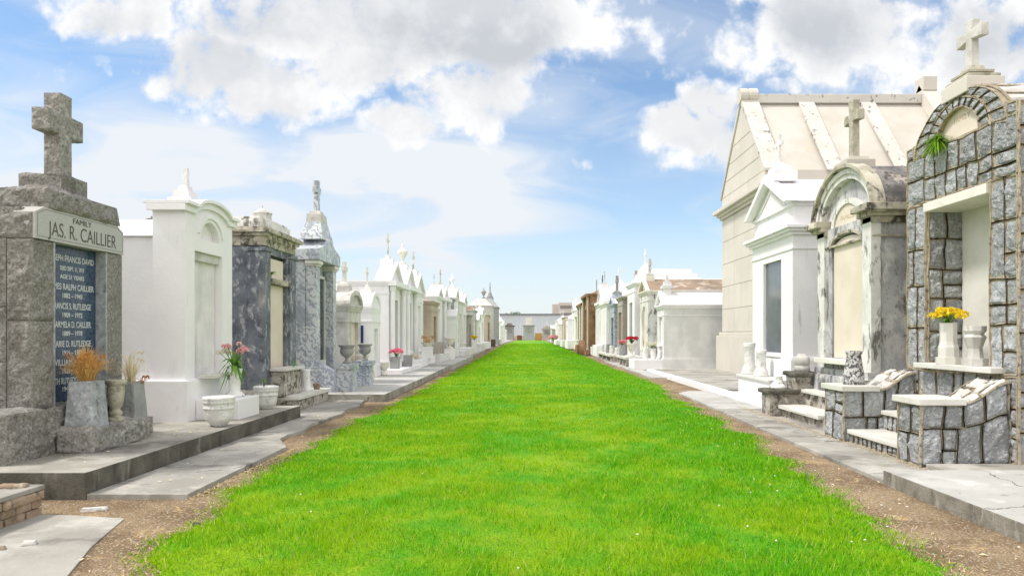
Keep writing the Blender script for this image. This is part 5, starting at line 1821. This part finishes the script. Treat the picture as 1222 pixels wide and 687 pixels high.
def rib(x0, x1, th):
    c = MB(lambda p: (p[1], p[0], p[2]))
    k = 3.35 / 2.7
    c.prism([(ya - .12, 7.44), (ya - .12, 7.44 + th), (ym, 10.85 + th + .12), (yb + .12, 7.44 + th), (yb + .12, 7.44), (ym, 10.78)], x0, x1)
    return c


for (x0, x1, th, m_) in ((FX - .06, FX + .62, .10, 'limeband'), (10.65, 11.25, .06, 'limeband'), (13.1, 13.65, .06, 'limeband')):
    rib(x0, x1, th).build('roof_rib', m_, r, .012)
rib(15.5, 16.1, .55).build('rear_parapet', 'lime', r, .02)
c = MB()
c.box(FX + .55, 15.5, ym - .22, ym + .22, 10.72, 11.08)
c.build('ridge_cap', 'limeband', r, .03)
c = MB(lambda p: (p[2], p[1], p[0]))
c.lathe([(.30, 0), (.30, .28), (.27, .30), (.27, .36), (.30, .38), (.30, .68)], 11.05, ym, FX - .1, 18)
c.build('acroterion', 'lime', r)
c = MB()
c.box(15.5, 16.05, ym - .3, ym + .3, 11.2, 11.75)
c.build('parapet_block', 'lime', r, .02)

# ================================================================== RIGHT ROW, FARTHER
T('white_tomb', 1, 6.1, 31.0, 1.6, .06, 2.70, 5.0, 'mildew', 'gable', .62, ('step', .62), 'long low white tomb with gabled roof and stubby stepped finial past the mausoleum', roofm='white2', tab='white', open_=(.25, .75, .4, .86), plinth=.42, cornm='white')
T('weathered_tomb', 1, 5.8, 33.4, 2.5, .06, 3.5, 9.0, 'oldwhite', 'gable', .65, ('fatcross', .85), 'long stained tomb with brown streaked roof and dark cross behind the low white one', roofm='brownroof', cornm='creamw', tab='cream', finm='marblea', arched=True, open_=(.3, .7, .25, .85))
T('white_tomb', 1, 5.6, 36.4, 2.6, .06, 4.1, 4, 'white', 'steps', .8, ('cross', 1.0), 'tall clean white tomb with stepped top and the highest white cross on the right', tab='glassb', open_=(.3, .72, .2, .8), cornm='white')
T('taupe_tomb', 1, 5.4, 39.6, 2.2, .10, 3.5, 4, 'taupe', 'hip', .35, ('fatcross', 1.1), 'taupe stone tomb with broad brown cross left of the tall white one', finm='tan', cornm='urnstone', tab='brown')
T('marble_tomb', 1, 5.25, 42.2, 2.0, .10, 3.2, 4, 'marbled', 'gable', .5, ('fatcross', 1.15), 'slate blue marble tomb with white gabled roof and grey cross', roofm='white', finm='grey', tab='glass')
T('white_tomb', 1, 5.2, 44.6, 3.2, .10, 3.5, 4, 'white', 'steps', 1.2, ('cross', 1.0), 'ornate white columned tomb with stepped top and cross', cols=4, tab='white2', finm='white2')
T('white_tomb', 1, 5.15, 47.95, 3.0, .10, 3.6, 4, 'white2', 'gable', 1.2, ('cross', .9), 'ornate chalky columned tomb with carved gable beside the brown stone tomb', cols=4, finm='marblea')
T('brown_tomb', 1, 4.55, 51.2, 5.0, .10, 4.35, 3, 'brown', 'hip', .35, ('thincross', 1.1), 'towering brown rock tomb with pale streaks and thin dark cross', finm='bark', tab='brown', cols=2, colm='tan')
T('brown_tomb', 1, 4.6, 57.0, 6.0, .14, 3.9, 3, 'brown', 'steps', .9, ('thincross', 1.1), 'brown tomb with cream columns just beyond the towering brown rock one', cols=3, colm='creamw', finm='grey', tab='blackwin')
T('white_tomb', 1, 4.9, 66, 4.0, .14, 3.2, 3, 'creamw', 'hip', .4, ('cross', 1.0), 'cream columned tomb half hidden beyond the brown tombs', cols=2)
T('white_tomb', 1, 4.95, 74, 4.0, .14, 3.9, 3, 'white', 'gable', 1.0, ('spire', .6), 'tall white spire topped tomb just left of the brown tombs')
T('white_tomb', 1, 4.7, 83, 4.0, .14, 3.2, 3, 'white', 'steps', .7, ('thincross', 1.1), 'white stepped tomb left of the tall spire topped one, far right row')
T('cream_tomb', 1, 4.7, 92, 5.0, .14, 3.6, 3, 'tan', 'hip', .3, None, 'pale tan flat topped tomb far down the right row')
T('white_tomb', 1, 4.6, 103, 4.0, .14, 2.8, 3, 'creamw', 'gable', .7, ('thincross', 1.2), 'small cream gabled tomb beyond the pale tan one on the right')
T('white_tomb', 1, 4.6, 114, 5.0, .14, 3.6, 3, 'white', 'hip', .6, ('cross', 1.0), 'far white tomb with small cross on the right near the lane end')
T('grey_tomb', 1, 4.4, 126, 5.0, .14, 2.2, 3, 'taupe', 'hip', .4, None, 'low dull grey tomb on the right near the lane end')
T('white_tomb', 1, 4.6, 140, 5.0, .14, 2.6, 3, 'white2', 'gable', .6, None, 'last small chalky tomb of the right row')
T('back_tomb', 1, 9.5, 40.0, 3.6, .05, 4.0, 6, 'white', 'barrel', .75, None, 'white barrel roof of the row behind, seen above the brown streaked roof', over=.05)
T('back_tomb', 1, 10.4, 12.0, 3, .05, 3.0, 3, 'oldwhite', 'gable', .7, None, 'plain back row tomb hidden behind the right row', group='back row tombs')

# ================================================================== SMALL THINGS ON THE PLOTS
def block(name, x0, x1, y0, y1, z0, z1, m, label, cat, group=None, bevel=.012):
    b = MB()
    b.box(x0, x1, y0, y1, z0, z1)
    return tag(b.build(name, m, None, bevel, loc=((x0 + x1) / 2, (y0 + y1) / 2, z0)), label, cat, group)


URNW = [(.12, 0), (.12, .05), (.05, .09), (.04, .14), (.10, .20), (.15, .33), (.15, .38), (.19, .42), (.19, .45)]
# left
block('plot_platform', -5.22, -4.55, 24.6, 29.2, .18, .34, 'white', 'low white plot platform with grey planters before the wide sided white tomb', 'platform')
pot('cream_urn', (-5.02, 23.9, .187), URNW, 'cream urn standing on the pavement before the low barrel roofed tomb', 'creamw', 12, cat='urn')
pot('cream_urn', (-5.0, 20.6, .50), [(a * 1.2, b * 1.1) for a, b in URNW], 'cream urn partly hidden behind the farther marble pedestal', 'creamw', 12, cat='urn')
block('plot_block', -5.19, -4.75, 20.1, 21.2, .18, .50, 'creamw', 'cream plot block under the half hidden urn', 'stone block')
pot('grey_planter', (-4.93, 25.3, .342), [(.15, 0), (.16, .40), (.16, .44)], 'nearer square grey planter with bright pink flowers', 'grey', 4, cat='planter', sq=True, group='square grey planters')
pot('grey_planter', (-4.80, 27.3, .342), [(.15, 0), (.16, .40), (.16, .44)], 'farther square grey planter, empty', 'grey', 4, cat='planter', sq=True, group='square grey planters')
bouquet('pink_flowers', (-4.9, 25.4, .78), .24, .30, 22, .085, 'hotpink', 'bright pink and orange flowers in the square grey planter', seed=21, nleaf=14, extra='red')
block('plot_platform', -5.22, -4.55, 29.5, 33.4, .2, .52, 'white', 'white plot platform with pale dried flowers before the urn topped tomb', 'platform')
dried_plant('dried_flowers', (-4.95, 30.2, .52), .35, .30, 120, 'pale cream dried flowers lying on the white plot platform', 'drypale', 22, 34, 'cwhite')
block('flower_pillar', -4.85, -4.40, 31.1, 31.6, .52, 1.05, 'white', 'white pillar carrying the bowl of russet dried leaves', 'pedestal')
pot('planter_bowl', (-4.62, 31.35, 1.052), [(.18, 0), (.2, .05), (.30, .16), (.32, .18)], 'shallow white bowl full of russet dried leaves', 'creamw', 14, cat='planter')
dried_plant('dried_leaves', (-4.62, 31.35, 1.2), .42, .42, 110, 'russet orange dried leaves spreading out of the shallow bowl', 'dry', 23, 46, 'dryleaf')
block('plot_platform', -5.1, -4.35, 33.8, 37.4, .2, .62, 'white2', 'chalky plot platform under the two brown blocks', 'platform')
block('brown_vase', -4.80, -4.45, 33.9, 34.3, .62, 1.22, 'taupe', 'nearer taupe stone block vase before the tan flat topped tomb', 'vase', 'pair of taupe stone vases')
block('brown_vase', -4.72, -4.37, 35.1, 35.5, .62, 1.22, 'taupe', 'farther taupe stone block vase before the tan flat topped tomb', 'vase', 'pair of taupe stone vases')
block('urn_base', -4.75, -4.2, 38.6, 39.3, .25, .80, 'white', 'white cube under the large white urn, left row', 'pedestal')
pot('white_urn', (-4.47, 38.95, .802), [(a * 1.75, b * 1.35) for a, b in URNW], 'large white urn on a white cube, left row', 'creamw', 14, cat='urn')
block('grey_headstone', -4.75, -4.45, 40.3, 41.3, .25, 1.25, 'grey', 'small dark grey upright block behind the large white urn', 'headstone')
block('ledger_slab', -5.0, -4.1, 43.8, 47.0, .16, .55, 'white2', 'broad chalky ledger tomb slab in front of the dark grey tomb', 'grave slab')
block('ledger_slab', -5.0, -4.1, 47.8, 52.0, .16, .65, 'white', 'bright white ledger slab before the urn crowned tomb', 'grave slab')
block('vase_stand', -4.6, -4.2, 55.5, 56.1, .16, 1.15, 'white', 'white vase stand with yellow flowers, left row', 'vase')
bouquet('yellow_flowers', (-4.4, 55.8, 1.15), .3, .35, 14, .12, 'yellow', 'small yellow flowers on the white vase stand, left row', seed=31, nleaf=8)
block('ledger_slab', -5.0, -4.2, 60.5, 66.0, .12, .8, 'white2', 'low chalky slab past the yellow flowers on the left', 'grave slab')
block('ledger_slab', -4.9, -4.2, 70.0, 76.0, .12, .8, 'white', 'bright low white slab far down the left edge', 'grave slab')
block('dark_box', -4.6, -4.1, 83.5, 85.0, .12, 1.0, 'bark', 'small dark brown box at the foot of the far left tombs', 'box')
block('ledger_slab', -4.7, -4.1, 100, 106, .12, .9, 'white2', 'chalky slab at the foot of the tall spired monument', 'grave slab')
# right
block('plot_platform', 4.76, 6.02, 31.0, 32.7, .05, .47, 'white', 'white box platform with cream flower vases before the low white tomb', 'platform')
for k, (x, y_, lab) in enumerate(((5.38, 31.7, 'left of the two white vases on the box platform'), (5.72, 31.6, 'right white vase with cream flowers on the box platform'))):
    pot('white_vase', (x, y_, .472), [(.13, 0), (.12, .05), (.13, .46), (.14, .50)], lab, 'glaze', 8, cat='vase', group='white vases on the box platform')
bouquet('cream_flowers', (5.66, 31.6, .97), .26, .28, 16, .09, 'cwhite', 'cream and green flowers in the white vases on the box platform', seed=41, nleaf=26, leafw=.02)
r = root('bench_slab', (5.1, 34.7, .06), 'pale slab on block supports with dark gaps below, under the red flower urn', 'platform')
c = MB()
c.box(4.62, 5.7, 33.0, 36.4, .40, .52)
c.build('top_slab', 'marblew', r, .01)
c = MB()
for y_ in (33.05, 34.1, 35.2):
    c.box(4.70, 5.6, y_, y_ + .45, .05, .398)
c.build('supports', 'oldblock', r)
pot('white_urn', (5.02, 33.5, .522), [(a * 1.35, b * 1.45) for a, b in URNW], 'cream urn of red flowers in the right row', 'creamw', 14, cat='urn')
bouquet('red_flowers', (5.02, 33.5, 1.16), .28, .34, 20, .10, 'red', 'red flowers with dark green leaves in the cream urn', seed=42, nleaf=26, leafw=.02)
pot('blue_vase', (4.84, 35.6, .522), [(.14, 0), (.16, .05), (.15, .4), (.18, .55)], 'slate blue vase of pink flowers left of the red flower urn', 'granitebl', 8, cat='vase')
bouquet('pink_flowers', (4.84, 35.6, 1.06), .22, .24, 16, .09, 'hotpink', 'pink flowers in the slate blue vase, right row', seed=43, nleaf=12, leafw=.02, extra='pink')
r = root('bench_slab', (5.0, 41.5, .06), 'long low pale slab on supports before the taupe tomb', 'platform')
c = MB()
c.box(4.5, 5.35, 38.2, 45.5, .36, .48)
c.build('top_slab', 'marblew', r, .01)
c = MB()
for y_ in (38.3, 40.4, 42.6, 44.6):
    c.box(4.6, 5.3, y_, y_ + .7, .05, .358)
c.build('supports', 'oldblock', r)
rg = random.Random(77)
labs = ['squat white vase nearest on the long low slab', 'second small white vase on the long low slab', 'dark little urn midway along the long low slab', 'fourth vase, chalky, on the long low slab', 'white vase at the far end of the long low slab']
for k in range(5):
    pot('small_vase', (4.75 + rg.uniform(0, .3), 38.8 + k * 1.45, .482), [(.12, 0), (.14, .05), (.12, .3 + .08 * (k % 3)), (.15, .38 + .08 * (k % 3))], labs[k], 'grey' if k == 2 else ('white2' if k == 3 else 'glaze'), 10, cat='vase', group='vases along the low slab')
block('ledger_slab', 4.6, 5.1, 46.5, 49.5, .10, .85, 'white', 'white plot block before the ornate columned tombs', 'grave slab')
block('ledger_slab', 4.6, 5.0, 50.0, 52.6, .10, .70, 'white2', 'chalky plot block next to the towering brown tomb', 'grave slab')
r = root('broken_coping', (4.5, 55.0, .1), 'brown broken arching coping wall and dark hollow below the towering brown tomb', 'coping')
c = MB(lambda p: (4.2 + p[1], 53.0 + p[0], p[2]))
c.ring(arc(.9, .1, .9, 1.05, 180, 20, 12), arc(.9, .1, .55, .65, 180, 20, 12), -.25, .15)
c.build('arched_stone', 'brown', r)
c = MB()
c.rough(3.9, 4.4, 55.4, 57.8, .08, .75, .03, .12, 91, .05)
c.build('block', 'brown', r)
pot('white_urn', (4.45, 60.5, .14), [(a * 2.0, b * 2.2) for a, b in URNW], 'big white urn beyond the brown broken coping', 'white', 12, cat='urn')
block('ledger_slab', 3.95, 4.7, 70, 75, .14, 1.0, 'white', 'bright white slab before the spire topped tomb on the right', 'grave slab')
block('ledger_slab', 3.9, 4.6, 80, 86, .14, .9, 'white2', 'chalky low slab farther down the right edge', 'grave slab')
block('ledger_slab', 3.8, 4.5, 96, 104, .14, .8, 'white', 'distant white slab at the right edge of the lawn', 'grave slab')
bouquet('pink_flowers', (3.9, 108, .5), .8, .9, 22, .30, 'pink', 'faint pink flowers near the far right end of the lawn', seed=44, nleaf=10, leafw=.05)

# ================================================================== END OF THE LANE
T('dark_tomb', -1, -0.0, 190, 0.01, .0, .01, .01) if False else None


def end_tomb(xc, wd, Y, h, m, top, label, fin_m, capm, ch):
    r = root('end_tomb', (xc, Y + 1, 0), label, 'tomb')
    c = MB()
    c.box(xc - wd / 2, xc + wd / 2, Y, Y + 2.5, 0, h)
    c.build('wall', m, r, .03)
    c = MB()
    c.box(xc - wd / 2 - .2, xc + wd / 2 + .2, Y - .2, Y + 2.7, 0, h * .16)
    c.build('plinth', m, r, .03)
    c = MB()
    c.box(xc - wd / 2 - .25, xc + wd / 2 + .25, Y - .25, Y + 2.75, h, h + .28)
    c.build('cornice', capm, r, .03)
    if top == 'arch':
        c = MB(lambda p: (xc + p[0], p[1], p[2]))
        c.prism(arc(0, h + .28, wd * .45, .8, 0, 180, 12), Y, Y + 2.4)
        c.build('roof', m, r)
        zc = h + 1.05
    elif top == 'slab':
        c = MB()
        c.box(xc - .8, xc + .8, Y + .3, Y + .9, h + .28, h + 2.2)
        c.build('headboard', 'marblew', r, .05)
        zc = None
    else:
        c = MB()
        c.box(xc - wd * .4, xc + wd * .4, Y, Y + 2.2, h + .28, h + .9, wd * .2, .4)
        c.build('roof', capm, r, .03)
        zc = h + .88
    c = MB()
    c.box(xc - wd * .28, xc + wd * .28, Y - .06, Y + .1, h * .55, h * .92)
    c.build('tablet', 'blackwin' if m != 'granitebl' else 'grey', r)
    if zc:
        c = MB(lambda p: (xc + p[0], Y + .8 + p[1], p[2]))
        cross_mb(c, 0, 0, zc, ch, .2, .7, .62)
        c.build('cross', fin_m, r)
    return r


end_tomb(-5.3, 2.5, 188, 3.8, 'grey', 'hip', 'dark grey tomb with small cross, left of the three at the lane end', 'marblea', 'kerb', 1.5)
end_tomb(0.0, 3.0, 188, 3.9, 'granitebl', 'slab', 'pale grey tomb with white headboard, middle of the three at the lane end', 'marblea', 'granitesm', 0)
end_tomb(5.0, 2.5, 188, 2.9, 'taupe', 'arch', 'round topped brownish tomb with cross, right of the three at the lane end', 'marblew', 'grey', 1.3)
block('brown_box', -3.2, -1.9, 189, 191, 0, 1.4, 'brown', 'low reddish brown box between left and middle tombs at the lane end', 'box', None, .05)
block('brown_box', 1.8, 3.6, 189, 191, 0, 2.0, 'dry', 'orange brown box between middle and right tombs at the lane end', 'box', None, .05)
r = root('metal_wall', (0, 203, 0), 'pale blue corrugated metal wall closing the far end of the lane', 'wall')
c = MB()
n = 300
xs = [-60 + i * .4 for i in range(n + 1)]
poly = [(x, 203 + (.10 if i % 2 else 0)) for i, x in enumerate(xs)]
c.prismz(poly + [(xs[-1], 204), (xs[0], 204)], 1.2, 7.35)
c.build('sheeting', 'metalwall', r)
c = MB()
c.box(-60.2, 60.2, 202.7, 204.3, 7.352, 7.75)
c.build('roof_trim', 'trim', r)
c = MB()
c.box(-60, 60, 202.85, 203.9, 0, 1.2)
c.build('base', 'tan', r)
r = root('office_building', (14, 285, 0), 'grey concrete building with window bands beyond the metal wall', 'building')
c = MB()
c.box(12.3, 30, 280, 292, 0, 14.6)
c.box(9.8, 12.28, 283, 292, 0, 14.1)
c.build('wall', 'bldg', r)
for k in range(4):
    c = MB()
    c.box(12.8, 29.5, 279.9, 280.02, 3.2 + k * 3, 4.4 + k * 3)
    c.build('window', 'blackwin', r)


def tree(x, y, h, cr, label, seed):
    rg = random.Random(seed)
    r = root('tree', (x, y, 0), label, 'tree')
    t = MB()
    t.tube([(x, y, 0), (x + .1, y, h * .4), (x, y + .1, h * .8)], h * .035, h * .015, 8)
    for k in range(5):
        a = k * 1.3
        t.tube([(x, y, h * (.45 + .05 * k)), (x + math.cos(a) * cr * .4, y + math.sin(a) * cr * .4, h * .7), (x + math.cos(a) * cr * .7, y + math.sin(a) * cr * .7, h * .85)], h * .014, h * .006, 6)
    t.build('trunk', 'bark', r)
    c = MB()
    cl = [(rg.gauss(0, cr * .4), rg.gauss(0, cr * .4), rg.uniform(.68, .97) * h, rg.uniform(.3, .55) * cr) for _ in range(14)]
    for _ in range(3500):
        cx, cy, cz, cr_ = rg.choice(cl)
        d = Vector((rg.gauss(0, 1), rg.gauss(0, 1), rg.gauss(0, .8))).normalized() * cr_ * rg.random() ** .4
        p = Vector((x + cx, y + cy, cz)) + d
        s_ = rg.uniform(.06, .14) * h / 9
        u = Vector((rg.gauss(0, 1), rg.gauss(0, 1), rg.gauss(0, 1))).normalized() * s_
        v = u.orthogonal().normalized() * s_ * .6
        c.add([p - u, p + v, p + u, p - v], [(0, 1, 2, 3)])
    c.build('crown', 'crown', r)


tree(-4.6, 226, 9.3, 1.9, 'small round tree top peeping over the metal wall', 2)
